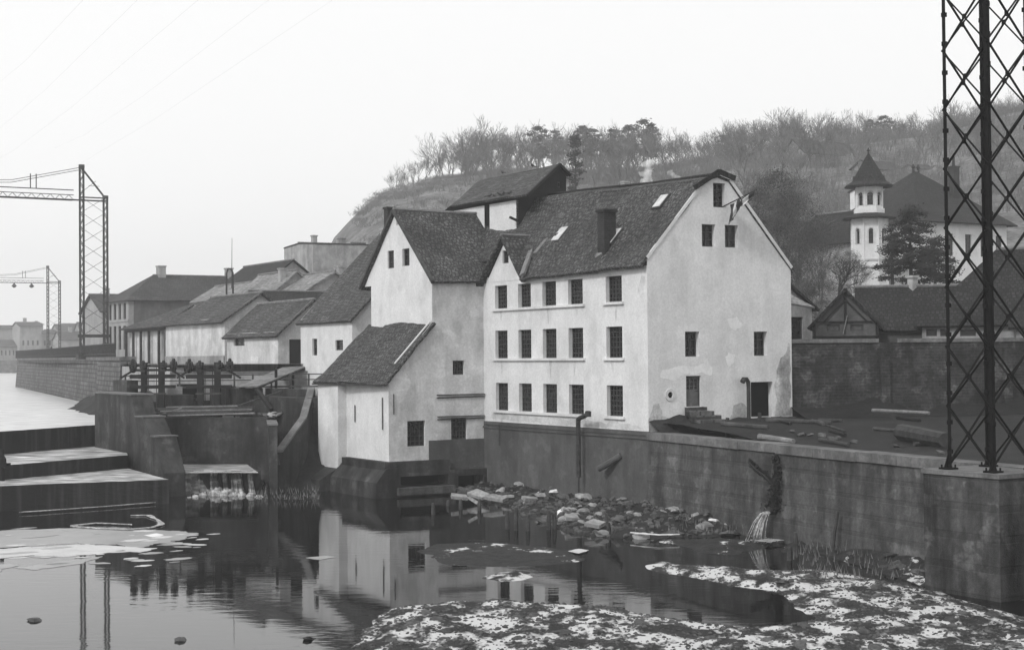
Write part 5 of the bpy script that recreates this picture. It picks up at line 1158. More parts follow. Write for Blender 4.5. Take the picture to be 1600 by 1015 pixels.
def leafy(seed, h, w, clumps, per, size, droop=0, base=.25, conic=False):
    """crown of small leaf-sized faces in clumps spread through the volume"""
    r = random.Random(seed); m = MB()
    for c in range(clumps):
        t = r.random(); z = h*(base+(1-base)*t)
        if conic: rw = w*(1-t)**.8*.95+.1
        else: rw = w*math.sqrt(max(.02, 1-(2*t-1)**2))*(1+.3*r.uniform(-1, 1))
        a = r.uniform(0, 2*PI); rr = rw*math.sqrt(r.uniform(.1, 1)); c0_ = Vector((rr*math.cos(a), rr*math.sin(a), z-droop*rr))
        cs = r.uniform(.5, 1.1)*w*.22
        for k in range(per):
            p = c0_+Vector((r.gauss(0, cs), r.gauss(0, cs), r.gauss(0, cs*.45))); s_ = size*r.uniform(.6, 1.4)
            u_ = Vector((r.gauss(0, 1), r.gauss(0, 1), r.gauss(0, .5))).normalized(); v_ = u_.orthogonal().normalized(); v_.rotate(Matrix.Rotation(r.uniform(0, 6.3), 3, u_))
            m.face([p-u_*s_, p+v_*s_*.6, p+u_*s_, p-v_*s_*.6])
    return m
def tree_mesh(mb, name, mm):
    o = mb.build('tmp', mm, uv=False); d = o.data; d.name = name; bpy.data.objects.remove(o); return d
TV = [bare_tree(s, 11, 5, sp, .17, .02, tr, 3) for s, sp, tr in ((1, .42, .42), (2, .5, .36), (3, .36, .46), (4, .55, .33), (5, .42, .4))]
CH = [max(v.z for v in mb.v) for mb in TV]; print('tree heights', CH)
crowns = []
for i, mb in enumerate(TV):
    nt_ = 15+2; tr_ = MB(); tr_.v = mb.v[:15]; tr_.f = [f for f in mb.f if max(f) < 15]; cr_ = MB(); cr_.v = mb.v[15:]; cr_.f = [tuple(k-15 for k in f) for f in mb.f if min(f) >= 15]
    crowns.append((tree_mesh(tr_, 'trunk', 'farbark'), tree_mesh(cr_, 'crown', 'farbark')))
def plant_tree(name, label, meshes, p, s, rz, grp=None, cat='tree', sx=1.0):
    t = thing(name, label, cat, p, grp); t.scale = (s*sx, s*sx, s); t.rotation_euler = (0, 0, rz)
    for nm, d in zip(('trunk', 'crown'), meshes):
        if d is None: continue
        o = bpy.data.objects.new(nm, d); COL.objects.link(o); o.parent = t
    return t
RT = random.Random(77)
def zt_at(x, y): return hill_z(x, y)
TOP = [(560, 318), (608, 268), (640, 252), (660, 240), (700, 212), (740, 188), (800, 200), (860, 196), (930, 198), (1000, 192), (1060, 203), (1100, 206), (1160, 182), (1220, 178), (1270, 165), (1310, 180), (1380, 176), (1440, 180), (1500, 158), (1560, 150), (1640, 150)]
def hilltree(px, Y, hpx_top, label, grp, k=None, pine=None, sx=1.0):
    x = P(px, 400, Y).x; z = zt_at(x, Y); ztop = P(px, hpx_top, Y).z; hh = max(3.5, min(17, ztop-z))
    ki = RT.randrange(5); mesh = crowns[ki] if pine is None else pine
    bh_ = CH[ki] if pine is None else 12.0
    return plant_tree('bare_tree' if pine is None else 'pine_tree', label, mesh, (x, Y, z-.2), hh/bh_*1.02, RT.uniform(0, 6.3), grp, sx=sx)
for px in (611, 618, 628, 640, 647, 655, 663, 672, 681, 690, 699):
    hilltree(px+RT.uniform(-2, 2), YR+RT.uniform(-8, 5), lerp_tab(TOP, px)+RT.uniform(-6, 18), 'thin bare tree spaced out along the open left shoulder of the hill', 'bare trees on the open hill shoulder')
for i in range(146):
    px = 700+i*6.3+RT.uniform(-6, 6); hilltree(px, YR+RT.uniform(-22, 6), lerp_tab(TOP, px)+RT.uniform(-9, 20), 'tall bare deciduous tree standing on the hazy hill crest against the sky', 'bare trees on the hill crest', sx=1.3)
for i in range(132):
    px = 700+RT.uniform(0, 920); Y = RT.choice((RT.uniform(215, YR-12), RT.uniform(285, YR-8))); x = P(px, 400, Y).x; z = zt_at(x, Y)
    ki = RT.randrange(5); cap = max(.22, (P(px, lerp_tab(TOP, px)+(40 if px < 1120 else 22), Y).z-z)/CH[ki]); s_ = min(RT.uniform(.55, .95), cap)
    t = plant_tree('bare_tree', 'hazy bare tree on the wooded hill slope below the crest', crowns[ki], (x, Y, z-.2), s_, RT.uniform(0, 6), 'bare trees on the hill slope', sx=1.5)
# pines on the skyline
def pine_meshes(seed):
    tr_ = MB(); tr_.tube([(0, 0, -.5), (.1, 0, 5), (0, .1, 11)], [.22, .17, .06], 6)
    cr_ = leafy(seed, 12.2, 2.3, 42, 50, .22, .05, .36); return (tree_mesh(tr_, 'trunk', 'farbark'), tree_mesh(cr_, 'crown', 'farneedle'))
PM = [pine_meshes(s) for s in (31, 32, 33)]
for i, (px, yt) in enumerate(((843, 200), (868, 206), (913, 199), (925, 203), (958, 204), (984, 198), (1008, 190), (1020, 200), (1362, 188), (1384, 182), (1395, 190), (1130, 212), (1245, 200))):
    hilltree(px, YR-RT.uniform(4, 12), yt, 'dense dark pine crown rising among the bare trees of the hill crest', 'pines on the hill crest', pine=PM[i % 3], sx=1.25)
# undergrowth of the wooded slope
q = MB(); r_ = random.Random(91)
for i in range(3000):
    px = r_.uniform(560, 1640); Y = r_.choice([r_.uniform(150, 230), r_.uniform(230, YR), r_.uniform(290, YR)])
    if px < 760 and Y < 250: continue
    if px > 1180 and Y < 185: continue
    x = P(px, 400, Y).x; z = zt_at(x, Y); hh = r_.uniform(1.4, 4.0)*(1 if px > 740 else .35)*(.45 if Y > 300 else 1)
    for k in range(15):
        a = r_.uniform(0, 6.3); l = r_.uniform(.3, 1)*hh; p0_ = Vector((x+r_.gauss(0, .9), Y+r_.gauss(0, .9), z-.1)); p1_ = p0_+Vector((math.cos(a)*l*.35, math.sin(a)*l*.35, l))
        sd2 = Vector((.035, .01, 0)); q.face([p0_-sd2, p0_+sd2, p1_+sd2*.3, p1_-sd2*.3])
        for w_ in range(3):
            pm = p0_.lerp(p1_, r_.uniform(.4, .95)); pe = pm+Vector((r_.uniform(-.7, .7), r_.uniform(-.5, .5), r_.uniform(.2, .8))); q.face([pm-Z*.03, pm+Z*.03, pe])
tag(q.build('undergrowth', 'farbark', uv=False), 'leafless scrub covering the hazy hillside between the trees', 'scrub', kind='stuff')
# single trees nearer
sm = leafy(41, 11, 1.9, 60, 34, .17, .12, .1, True); smm = (tree_mesh(MB().tube([(0, 0, -.5), (0, 0, 10.6)], [.2, .04], 6), 'trunk', 'bark'), tree_mesh(sm, 'crown', 'needle'))
x = ptY(902, 205); plant_tree('spruce_tree', 'grey pointed spruce just right of the hoist tower roof', smm, (x.x, x.y, P(902, 300, 205).z-3), .95, .3, None)
dm1 = leafy(51, 11, 3.4, 330, 90, .05, 0, .06); bt = crowns[1]
x = ptY(1215, 128); z_ = P(1215, 440, 128).z-1.5
t = plant_tree('dense_tree', 'broad fuzzy dark tree rising right behind the mill gable slope', (crowns[3][0], tree_mesh(dm1, 'crown', 'leaf')), (x.x, x.y, z_), (P(1215, 272, 128).z-z_)/11, .4, None)
o = bpy.data.objects.new('branches', crowns[3][1]); COL.objects.link(o); o.parent = t
x = ptY(1262, 118); z_ = P(1262, 450, 118).z-1
t = plant_tree('dense_tree', 'smaller dark tree between the mill gable and the bare fruit tree', (crowns[4][0], tree_mesh(leafy(52, 11, 3.4, 240, 80, .055, 0, .06), 'crown', 'leaf')), (x.x, x.y, z_), (P(1262, 345, 118).z-z_)/11, .4, None)
ft_ = bare_tree(61, 8, 5, .75, .2, .022, .25, 3); x = ptY(1312, 116); z_ = P(1312, 452, 116).z-1
f1_, f2_ = MB(), MB(); f1_.v = ft_.v[:15]; f1_.f = [f for f in ft_.f if max(f) < 15]; f2_.v = ft_.v[15:]; f2_.f = [tuple(k-15 for k in f) for f in ft_.f if min(f) >= 15]
plant_tree('fruit_tree', 'small bare fruit tree in front of the left foot of the tower', (tree_mesh(f1_, 'trunk', 'bark'), tree_mesh(f2_, 'crown', 'bark')), (x.x, x.y, z_), (P(1312, 365, 116).z-z_)/8, 1.0, None)
# layered pine in front of the manor
def layered(seed, h, w, nb, z0_):
    r = random.Random(seed); br = MB(); lf = MB(); br.tube([(0, 0, -1), (.05, 0, h*.5), (0, .05, h)], [.2, .16, .04], 7)
    for i in range(nb):
        t = (i+r.random())/nb; z = z0_+(h-z0_)*t; a = i*2.4+r.uniform(-.3, .3); L = w*(1-.72*t)*r.uniform(.65, 1.1)
        d = Vector((math.cos(a), math.sin(a), 0)); pts = [Vector((0, 0, z)), d*L*.5+Z*(z+.12), d*L+Z*(z-.25*L*.3)]; br.tube(pts, [.06, .04, .015], 4)
        for k in range(int(10*L)+5):
            u_ = r.uniform(.25, 1.05); c0_ = d*L*u_+Z*(z+.1-.1*u_*L)+Vector((r.gauss(0, .16), r.gauss(0, .16), 0))
            for n in range(20):
                p = c0_+Vector((r.gauss(0, .17), r.gauss(0, .17), r.gauss(-.08, .11))); s_ = r.uniform(.05, .12); e = Vector((r.gauss(0, 1), r.gauss(0, 1), r.gauss(0, .5))).normalized(); f_ = e.orthogonal().normalized(); lf.face([p-e*s_, p+f_*s_*.5, p+e*s_, p-f_*s_*.5])
    return br, lf
for (px, Y, yt, w, nb, lb_) in ((1424, 106, 322, 2.7, 30, 'dark layered conifer with drooping boughs before the manor front'), (1462, 112, 372, 2.4, 22, 'shorter dark conifer beside the layered one, close to the pylon'), (1395, 120, 352, 1.6, 16, 'thin dark conifer close beside the white tower shaft')):
    x = ptY(px, Y); zb_ = hill_z(x.x, x.y)-.5; zt2 = P(px, yt, Y).z; zc0 = P(px, 425 if w > 2.5 else 440, Y).z
    br, lf = layered(int(px), zt2-zb_, w, nb, zc0-zb_)
    t = thing('conifer_tree', lb_, 'tree', (x.x, x.y, zb_))
    for nm, mb, mm in (('trunk', br, 'bark'), ('crown', lf, 'needle')):
        o = mb.build('tmp', mm, uv=False); o.name = nm; o.parent = t
for i, (px, Y, yt, lb_) in enumerate(((1188, 124, 300, 'dark fuzzy tree closest to the mill gable, lowest of the group'), (1243, 134, 300, 'dark fuzzy tree in the middle of the group right of the mill'), (1284, 128, 352, 'low dark fuzzy tree hiding the left end of the manor annex'), (1330, 132, 392, 'low dark fuzzy tree at the left foot of the white tower'))):
    x = ptY(px, Y); z_ = P(px, 452, Y).z-1.5
    t = plant_tree('dense_tree', lb_, (crowns[i % 5][0], tree_mesh(leafy(80+i, 11, 3.3, 260, 80, .05, 0, .06), 'crown', 'leaf')), (x.x, x.y, z_), (P(px, yt, Y).z-z_)/11, i*1.3, None)
    o = bpy.data.objects.new('branches', crowns[(i+2) % 5][1]); COL.objects.link(o); o.parent = t; o.scale = (.8, .8, 11*.95/CH[(i+2) % 5])
# garden shrubs between barns and manor
GS = random.Random(8); shm = [tree_mesh(leafy(70+i, 3, 1.7, 40, 60, .05, 0, .02), 'crown', 'leaf') for i in range(3)]+[crowns[3][1]]
for i in range(26):
    px = GS.uniform(1240, 1600); Y = GS.uniform(100, 138); x = ptY(px, Y); z_ = hill_z(x.x, x.y); k = GS.randrange(4); s = GS.uniform(.7, 1.4)*(.38 if k == 3 else 1)
    t = plant_tree('garden_shrub', 'dark leafless shrub in the garden below the manor', (None, shm[k]), (x.x, x.y, z_-.1), s, GS.uniform(0, 6), 'shrubs below the manor', 'shrub')
# pale smoke
def smoke(name, label, px0, py0, px1, py1, Y, r0_, r1_):
    a = P(px0, py0, Y); b = P(px1, py1, Y); m = MB(); pts = []; rs = []
    for i in range(9): t_ = i/8; pts.append(a.lerp(b, t_)+Vector((.35*math.sin(t_*7), .2*math.cos(t_*5), 0))); rs.append((r0_+(r1_-r0_)*t_)*(1+.3*math.sin(t_*13))*(1 if i < 8 else .3))
    m.tube(pts, rs, 10); o = m.build(name, 'snow', at=a, uv=False)
    mt = bpy.data.materials.new('smoke_vapour'); mt.use_nodes = True; n_ = mt.node_tree.nodes; n_.clear(); ho = n_.new('ShaderNodeOutputMaterial'); pv = n_.new('ShaderNodeVolumePrincipled'); mt.node_tree.links.new(pv.outputs[0], ho.inputs['Volume'])
    pv.inputs['Color'].default_value = g(.99)
    geo = n_.new('ShaderNodeNewGeometry'); nz = n_.new('ShaderNodeTexNoise'); nz.inputs['Scale'].default_value = .9; nz.inputs['Detail'].default_value = 4
    mr = n_.new('ShaderNodeMapRange'); mr.inputs[1].default_value = .42; mr.inputs[2].default_value = .7; mr.inputs[4].default_value = 3.5
    tc_ = n_.new('ShaderNodeTexCoord'); mt.node_tree.links.new(tc_.outputs['Object'], nz.inputs[0]); mt.node_tree.links.new(nz.outputs[0], mr.inputs[0]); mt.node_tree.links.new(mr.outputs[0], pv.inputs['Density'])
    o.data.materials.clear(); o.data.materials.append(mt); tag(o, label, 'smoke')
smoke('smoke_plume', 'larger white smoke plume rising above the mill ridge', 1003, 290, 1019, 252, 148, .45, .8)
smoke('smoke_plume', 'smaller wisp of white smoke above the mill ridge, right of the larger plume', 1058, 284, 1047, 266, 148, .4, .25)
# ================================================================== RIVER BED, BANKS, FLOES AND PAINTED GLARE
def gpoly(pts): return [G(x, y, 0) for x, y in pts]
BANKS = [  # polygon in the ground plane, height, sharpness, noise
 (gpoly([(560, 1040), (575, 985), (600, 962), (640, 948), (700, 941), (780, 938), (880, 946), (960, 952), (1010, 961), (1080, 970), (1161, 979), (1215, 975), (1280, 969), (1262, 945), (1222, 926), (1160, 917), (1094, 905), (1040, 893), (1020, 883), (1034, 878), (1080, 884), (1180, 892), (1290, 893), (1400, 912), (1500, 938), (1640, 975), (1900, 1100), (1900, 1400), (560, 1400)]), .15, 1.0, .10),
 (gpoly([(702, 772), (735, 780), (790, 790), (820, 806), (880, 826), (935, 838), (1000, 842), (1080, 838), (1150, 836), (1185, 828), (1200, 800), (1130, 780), (1010, 760), (900, 748), (760, 738), (700, 745)]), .42, 2.0, .4),
 (gpoly([(1225, 862), (1260, 856), (1330, 880), (1400, 900), (1440, 915), (1560, 930), (1600, 940), (1600, 800), (1260, 810)]), .42, 1.2, .25),
 (gpoly([(1040, 846), (1090, 842), (1175, 846), (1195, 856), (1150, 866), (1090, 862)]), .14, .7, .06),
 (gpoly([(762, 903), (790, 896), (815, 893), (838, 900), (820, 906), (785, 908)]), .1, .8, .22),
 (gpoly([(690, 862), (715, 852), (775, 852), (850, 862), (875, 874), (800, 880), (720, 877)]), .03, 1.4, .12),
]
def sdist(poly, p):
    best = 1e9; ins = False; n = len(poly)
    for i in range(n):
        a, b = poly[i], poly[(i+1) % n]; dx, dy = b.x-a.x, b.y-a.y; t = max(0, min(1, ((p[0]-a.x)*dx+(p[1]-a.y)*dy)/(dx*dx+dy*dy+1e-9)))
        d = math.hypot(a.x+t*dx-p[0], a.y+t*dy-p[1]); best = min(best, d)
        if (a.y > p[1]) != (b.y > p[1]) and p[0] < (b.x-a.x)*(p[1]-a.y)/(b.y-a.y)+a.x: ins = not ins
    return best if ins else -best
def bank_z(i, x, y):
    poly, h, sh, nz = BANKS[i]; d = sdist(poly, (x, y))+.5*noise.noise(Vector((x*.5, y*.35, i)))+.22*noise.noise(Vector((x*1.7, y*1.2, i)))
    k = max(-1, min(1, d/sh)); return h*k+nz*noise.noise(Vector((x*1.1, y*.8, 5)))*max(0, k)+.4*nz*noise.noise(Vector((x*3.3, y*2.5, 2)))*max(0, k)+.02
names = [('gravel_bar', 'snowgravel'), ('rubble_bank', 'soil'), ('bank', 'sandbank'), ('shoal', 'sandbank'), ('snowy_shoal', 'snowgravel'), ('mud_shoal', 'sandbank')]
for i, (poly, h, sh, nz) in enumerate(BANKS):
    xs = [p.x for p in poly]; ys = [p.y for p in poly]; x0, x1, y0, y1 = min(xs)-1.5, min(26, max(xs)+1.5), max(30, min(ys)-1.5), max(ys)+2
    st = .17 if i in (0,) else .2 if i != 2 else .25; nx, ny = int((x1-x0)/st), int((y1-y0)/(st*1.3)); q = MB(); zs = {}
    for b in range(ny+1):
        for a in range(nx+1):
            x, y = x0+(x1-x0)*a/nx, y0+(y1-y0)*b/ny; q.v.append(Vector((x, y, bank_z(i, x, y))))
    q.f = [(b*(nx+1)+a, b*(nx+1)+a+1, (b+1)*(nx+1)+a+1, (b+1)*(nx+1)+a) for b in range(ny) for a in range(nx) if max(q.v[b*(nx+1)+a].z, q.v[(b+1)*(nx+1)+a+1].z) > -.15]
    o = q.build(names[i][0], names[i][1], smooth=True, uv=False); tag(o, kind='structure')
# gravel: uncountable little stones on the bars
r_ = random.Random(14); q = MB(); base_r = [rock_mesh(s) for s in (2, 4, 6)]
def add_small(q, p, s, r):
    N = 6; ph_ = r.uniform(0, 6.3); vs = []
    for j, (rr, zz) in enumerate(((1, -.3), (.9, .25), (.45, .6))):
        for k in range(N-1): a = ph_+2*PI*k/(N-1); vs.append(p+Vector((math.cos(a)*rr*s*r.uniform(.7, 1.2), math.sin(a)*rr*s*r.uniform(.7, 1.2), zz*s*r.uniform(.7, 1.1))))
    n = N-1; q.mesh_(vs, [(j*n+k, j*n+(k+1) % n, (j+1)*n+(k+1) % n, (j+1)*n+k) for j in range(2) for k in range(n)]+[tuple(range(2*n, 3*n))])
cnt = 0
while cnt < 5200:
    x, y = r_.uniform(-6, 20), r_.uniform(38, 56); z = bank_z(0, x, y)
    if z < .0: continue
    add_small(q, Vector((x, y, z)), r_.choice((.025, .03, .035, .045, .055, .08)), r_); cnt += 1
tag(q.build('gravel', 'stone', uv=False), 'dark loose gravel strewn over the snowy bar', 'gravel', kind='stuff')
for i in range(150):
    while True:
        x, y = r_.uniform(-6, 19), r_.uniform(39, 55); z = bank_z(0, x, y)
        if z > .05: break
    rock((x, y, z-.02), r_.choice((.08, .1, .12, .15, .2)), r_, 'river_stone', 'dark stone lying on the snowy gravel bar in the foreground', 'stones on the gravel bar', stretch=1.3)
q = MB(); cnt = 0
while cnt < 2600:
    x, y = r_.uniform(-6, 15), r_.uniform(62, 90); z = bank_z(1, x, y)
    if z < .03: continue
    add_small(q, Vector((x, y, z)), r_.choice((.06, .09, .13, .17)), r_); cnt += 1
tag(q.build('rubble', 'stone', uv=False), 'small broken rubble covering the bank under the facade', 'rubble', kind='stuff')
for i in range(230):
    while True:
        px, py = r_.uniform(712, 1150), r_.uniform(752, 838); p = G(px, py, .4); z = bank_z(1, p.x, p.y)
        if z > .02: break
    pale = 1 if r_.random() < .33 else 0
    rock((p.x, p.y, z+.03), r_.choice((.13, .17, .21, .27, .34)), r_, 'rubble_stone', ['dark broken stone in the rubble bank below the facade', 'pale broken stone in the rubble bank below the facade', 'snow-capped stone in the rubble bank below the facade'][2 if pale == 0 and i % 19 == 0 else pale], ['dark rubble stones', 'pale rubble stones', 'snowy rubble stones'][2 if pale == 0 and i % 19 == 0 else pale], pale=2 if pale == 0 and i % 19 == 0 else pale, stretch=1.2)
r4 = random.Random(4)
for i in range(46):
    px, py = r4.uniform(1235, 1440), r4.uniform(862, 925); p = G(px, py, .2); z = bank_z(2, p.x, p.y)
    if z < .03: continue
    rock((p.x, p.y, z), r4.choice((.12, .18, .25, .32)), r4, 'bank_stone', 'dark stone half sunk in the bank left of the pedestal', 'stones on the bank by the pedestal')
# broken pale slabs at the left end of the rubble
for i, (px, py, w_, rz, tl) in enumerate(((716, 779, 1.0, .4, .2), (748, 775, 1.1, -.5, .35), (775, 781, 1.2, -.3, .2), (740, 786, .45, 1.2, .5), (930, 776, 1.4, .8, .35), (985, 786, 1.6, -.2, .1), (892, 812, .7, .3, .2), (828, 783, 1.0, .6, .15), (930, 822, .8, -.4, .2))):
    p = G(px, py, .3); o = MB().prism([(-w_/2, -.3, 0), (w_*.4, -.36, 0), (w_/2, .22, 0), (-w_*.3, .36, 0)], (0, 0, .16)).build('broken_slab', 'stone_pale' if i not in (4, 5) else 'snow', at=(0, 0, 0)); o.location = p+Z*.05; o.rotation_euler = (tl, tl*.6, rz)
    tag(o, ['pale tilted slab at the water edge, farthest left in the rubble', 'pale slab leaning right beside the leftmost slab', 'long pale slab lying at the left end of the rubble', 'small upended pale block in the water before the slabs', 'snow-covered slab near the foot of the tall waste pipe', 'flat snow-covered slab right of the waste pipe foot', 'pale slab at the outer edge of the rubble by the posts', 'pale slab in the middle of the left rubble', 'grey slab at the water edge below the waste pipe'][i], 'slab')
# old timber piles
for i, (px, py, h) in enumerate(((677, 803, .55), (700, 790, .3), (720, 795, .5), (749, 798, .6), (793, 826, .8), (806, 828, 1.0), (825, 829, .7), (857, 827, .85), (867, 826, .7), (947, 830, .75), (952, 836, .55), (1296, 868, 1.7), (1244, 868, .9), (1233, 875, .5))):
    p = G(px, py, 0); k = Vector((.03*math.sin(i*3), 0, 0)) if i != 11 else Vector((.35, .1, 0))
    m = MB().tube([p-Z*.5, p+k*.5+Z*h*.5, p+k+Z*h], [.11, .1, .07], 7)
    tag(m.build('timber_pile', 'wood', at=p), 'rotten timber pile standing in the pool before the rubble bank' if i < 11 else ['long leaning stake at the foot of the quay wall', 'short stake in the water right of the outfall', 'stump of a stake nearest the right of the outfall'][i-11], 'pile', 'timber piles before the rubble bank' if i < 11 else None)
a = G(1022, 800, .6); b = P(1049, 728, Wq.o.y-2.2); tag(MB().bar(G(1026, 792, .3), G(1026, 792, .3)+Vector((.95, -.1, 2.3)), .12, .22).build('leaning_plank', 'wood_dark', at=a), 'dark plank leaning against the quay wall by the mill corner', 'plank')
a = G(1022, 790, .4); tag(MB().bar(a, a+Vector((.18, 0, .95)), .14, .08).build('pale_stake', 'stone_pale', at=a), 'small pale stake standing in the rubble by the quay wall', 'stake')
# left mooring post
a = G(3, 790, 0); tag(MB().lathe(a, [(.16, -1), (.15, 2.0), (.26, 2.05), (.24, 2.5), (.12, 2.7), (.1, 3.0)], 8).bar(a+Z*2.2-E*.3, a+Z*2.2+E*.45, .12).build('mooring_post', 'wood_dark', at=a), 'dark mooring post before the weir at the left frame edge', 'post')
# outfall
sW = Wq.sp(1216, 797); oa = Wq.pt(sW[0], sW[1], .35)
ouf = thing('wall_outfall', 'rusty outfall pipe pouring water from a dark crack in the quay wall', 'outfall', oa)
MB().tube([oa-Wq.n*.3, oa+Wq.n*.12], .16, 10).build('pipe', 'iron', ouf)
ptsx = [Vector((0, 0, 0)), Vector((-.25, 0, -.1)), Vector((-.45, 0, -.45)), Vector((-.58, 0, -.9)), Vector((-.66, 0, -oa.z))]
RJ = random.Random(2); m = MB()
for i in range(34):
    ox, oy = RJ.gauss(0, 1), RJ.gauss(0, 1); k_ = RJ.uniform(.8, 1.15)
    pts = [oa+Wq.n*(-p.x*1.1*k_)+Z*p.z+(Wq.u*ox+Wq.n*oy)*(.035+.1*j/4) for j, p in enumerate(ptsx)]; m.tube(pts, [.02, .022, .018, .016, .012], 4)
m.build('water_jet', 'foam', ouf, smooth=True)
m = MB()
for i in range(60):
    a_ = RJ.uniform(0, 6.3); d_2 = RJ.gauss(0, .28); p = oa+Wq.n*.72; p.z = RJ.uniform(0, .12); add_small(m, p+Vector((math.cos(a_)*d_2*1.8, math.sin(a_)*d_2, 0)), RJ.uniform(.02, .06), RJ)
m.build('splash', 'foam', ouf)
# dark growth crack above it
RC = random.Random(12); m = MB(); cr_ = [(1219, 712), (1221, 740), (1219, 765), (1216, 797)]; cp = [Wq.pt(*Wq.sp(*c), .16) for c in cr_]; m.tube(cp, [.08, .09, .15, .2], 7)
cr2 = [(1176, 721), (1186, 732), (1200, 742), (1215, 758)]; m.tube([Wq.pt(*Wq.sp(*c), .2) for c in cr2], [.05, .04, .05, .06], 6)
def matted(line, rads, n):
    for k in range(n):
        i = RC.randrange(len(line)-1); t_ = RC.random(); c = line[i].lerp(line[i+1], t_); r1 = rads[i]*(1-t_)+rads[i+1]*t_
        p = c+Wq.u*RC.gauss(0, r1*.55)+Z*RC.gauss(0, .06)+Wq.n*abs(RC.gauss(0, r1*.3)); s_ = RC.uniform(.03, .09); e = Vector((RC.gauss(0, 1), RC.gauss(0, 1), RC.gauss(0, 1.3))).normalized(); f_ = e.orthogonal().normalized(); m.face([p-e*s_, p+f_*s_*.5, p+e*s_, p-f_*s_*.5])
matted(cp, [.2, .2, .36, .5], 2200); matted([Wq.pt(*Wq.sp(*c), .1) for c in cr2], [.14, .1, .12, .16], 700)
tag(m.build('dead_creeper', 'soil', at=cp[0]), 'dark matted creeper hanging down the quay wall above the outfall', 'creeper')
q = MB(); c0_ = G(1200, 848, 0)
def floe(px_poly, z, name, m, label=None, seed=0, kind=None, amp=.22, cat='ice', h=.004, density=.14, grp=None):
    pts = gpoly(px_poly); dense = []
    for a, b in zip(pts, pts[1:]+pts[:1]):
        k = max(1, int((b-a).length/density)); dense += [a.lerp(b, i/k) for i in range(k)]
    c = sum(dense, Vector())/len(dense); out = []
    for p in dense:
        d = Vector((noise.noise(p*.9+Vector((seed, 0, 0))), noise.noise(p*.9+Vector((0, seed, 7))), 0))*amp*2.6+Vector((noise.noise(p*3.1), noise.noise(p*3.1+Z*5), 0))*amp*1.4+Vector((noise.noise(p*8.1), noise.noise(p*8.1+Z*5), 0))*amp*.7; out.append(p+d+Z*z)
    o = MB().prism(out, (0, 0, h)).build(name, m, at=c); return tag(o, label, cat if not kind else None, grp, kind)
floe([(-60, 829), (0, 828), (80, 826), (150, 823), (220, 826), (270, 829), (305, 834), (288, 842), (250, 846), (215, 856), (180, 850), (120, 848), (40, 853), (-60, 860)], .001, 'pale_sheet', 'ice', 'long grey sheet of thin ice stretching in from the left edge', 1, amp=.15)  # flat sheets below carry broken sky reflection and foam as colour
floe([(-60, 862), (0, 857), (60, 854), (130, 850), (165, 851), (205, 855), (245, 856), (230, 862), (190, 860), (160, 864), (110, 868), (50, 868), (0, 872), (-60, 874)], .006, 'pale_sheet', 'ice_glare_pale', 'narrow snowy ice band just nearer than the long grey sheet', 2, amp=.12)
floe([(20, 887), (70, 880), (120, 873), (160, 869), (150, 875), (100, 884), (60, 890)], .006, 'pale_sheet', 'ice', 'thin pointed streak of grey ice nearest the camera on the left', 3, amp=.12)
floe([(-40, 888), (0, 882), (30, 882), (0, 892), (-40, 900)], .006, 'pale_sheet', 'ice', 'small grey ice patch touching the left edge of the frame', 4, amp=.12)
floe([(225, 836), (245, 833), (258, 836), (240, 839)], .012, 'pale_sheet', 'snow', 'small bright snow patch on the grey ice sheet', 5, amp=.05)
floe([(478, 871), (505, 868), (530, 870), (500, 874)], .006, 'pale_sheet', 'ice', 'small lone grey floe in the dark reflection left of centre', 6, amp=.06)
floe([(885, 862), (905, 859), (922, 861), (905, 866)], .05, 'pale_sheet', 'ice_glare_pale', 'small snowy floe right of centre in the pool', 7, amp=.05)
floe([(1180, 850), (1200, 846), (1222, 849), (1205, 853)], .15, 'foam_patch', 'foam', 'bright foam patch where the outfall jet lands', 8, amp=.06, cat='foam')
RF = random.Random(44); fm = []
for k in range(5):
    n = 13; m = MB(); m.prism([Vector((math.cos(2*PI*i/n)*(1+.5*noise.noise(Vector((i*.9, k*3, 0)))), math.sin(2*PI*i/n)*(1+.6*noise.noise(Vector((i*.9, k*3, 9)))), 0)) for i in range(n)], (0, 0, .004)); o = m.build('tmp', 'ice' if k % 2 else 'ice_glare_pale', uv=False); o.data.name = 'pale_fragment'; fm.append(o.data); bpy.data.objects.remove(o)
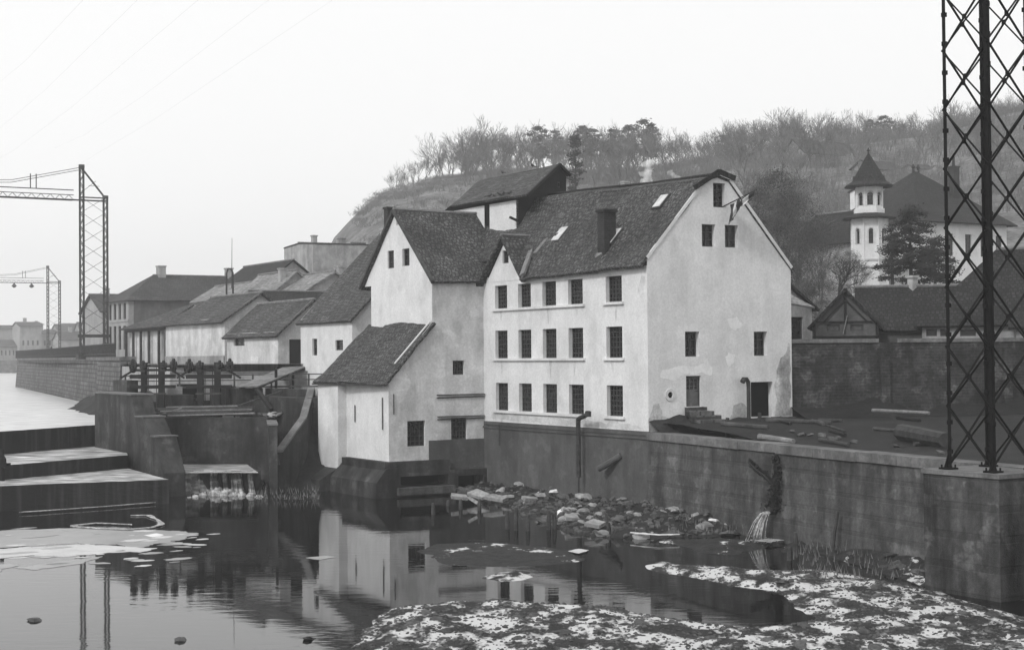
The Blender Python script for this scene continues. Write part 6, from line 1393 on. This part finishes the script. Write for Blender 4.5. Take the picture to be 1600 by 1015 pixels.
for i in range(64):
    px, py = RF.choice(((RF.uniform(0, 330), RF.uniform(824, 884)), (RF.uniform(0, 300), RF.uniform(846, 872)), (RF.uniform(200, 340), RF.uniform(826, 852)))); p = G(px, py, 0)
    o = bpy.data.objects.new('pale_fragment', RF.choice(fm)); COL.objects.link(o); s = RF.choice((.1, .15, .22, .32)); o.location = (p.x, p.y, .002+.0002*i); o.scale = (s*RF.uniform(1.2, 2.6), s, 1); o.rotation_euler = (0, 0, RF.uniform(-.3, .9)); tag(o, 'small ice fragment floating around the edges of the left ice sheets', 'ice', 'ice fragments on the left')  # fragments continue the painted reflection as flat pale colour
rb = [((204, 806), (230, 806), (248, 813), (251, 820), (238, 825), (200, 828), (150, 826), (110, 823)), ((110, 823), (150, 819), (205, 821), (206, 822)), ((30, 803), (90, 799), (160, 794), (258, 786))]
for i, pl in enumerate(rb):
    o = ribbon([G(x, y, 0) for x, y in pl], (.22, .2, .18)[i], .03+.03*i, 'foam_streak', 'foam', i*3+1); tag(o, ['curling foam streak swirling below the weir', 'straight foam streak joining the swirl', 'thin foam line along the foot of the weir'][i], 'foam')
o = ribbon([G(x, y, .0) for x, y in ((985, 841), (1005, 843), (1030, 845), (1062, 844))], .12, .25, 'snow_streak', 'snow', 5); tag(o, 'thin streak of snow at the right end of the rubble bank', 'snow')
for i, (px, py) in enumerate(((54, 969), (284, 1000), (484, 998))):
    p = G(px, py, 0); rock(p, .18, r4, 'river_stone', ['lone dark stone breaking the still water near the left edge', 'lone dark stone at the bottom edge, left of centre', 'dark stone in the water beside the gravel bar'][i], None, stretch=1.2)
# reeds and twigs at the foundation
q = MB(); r5 = random.Random(17)
for i in range(520):
    px, py = r5.choice(((r5.uniform(395, 500), r5.uniform(752, 776)), (r5.uniform(1240, 1440), r5.uniform(850, 905)), (r5.uniform(1030, 1190), r5.uniform(790, 835))))
    p = G(px, py, .25); l = r5.uniform(.12, .45); p.z = .1 if px < 600 else .25; d = Vector((r5.uniform(-.4, .4), r5.uniform(-.4, .4), 1))*l; q.face([p-Vector((.02, 0, 0)), p+Vector((.02, 0, 0)), p+d])
tag(q.build('dry_reeds', 'reed', uv=False), 'dry reeds and twigs along the foot of the walls', 'reeds', kind='stuff')
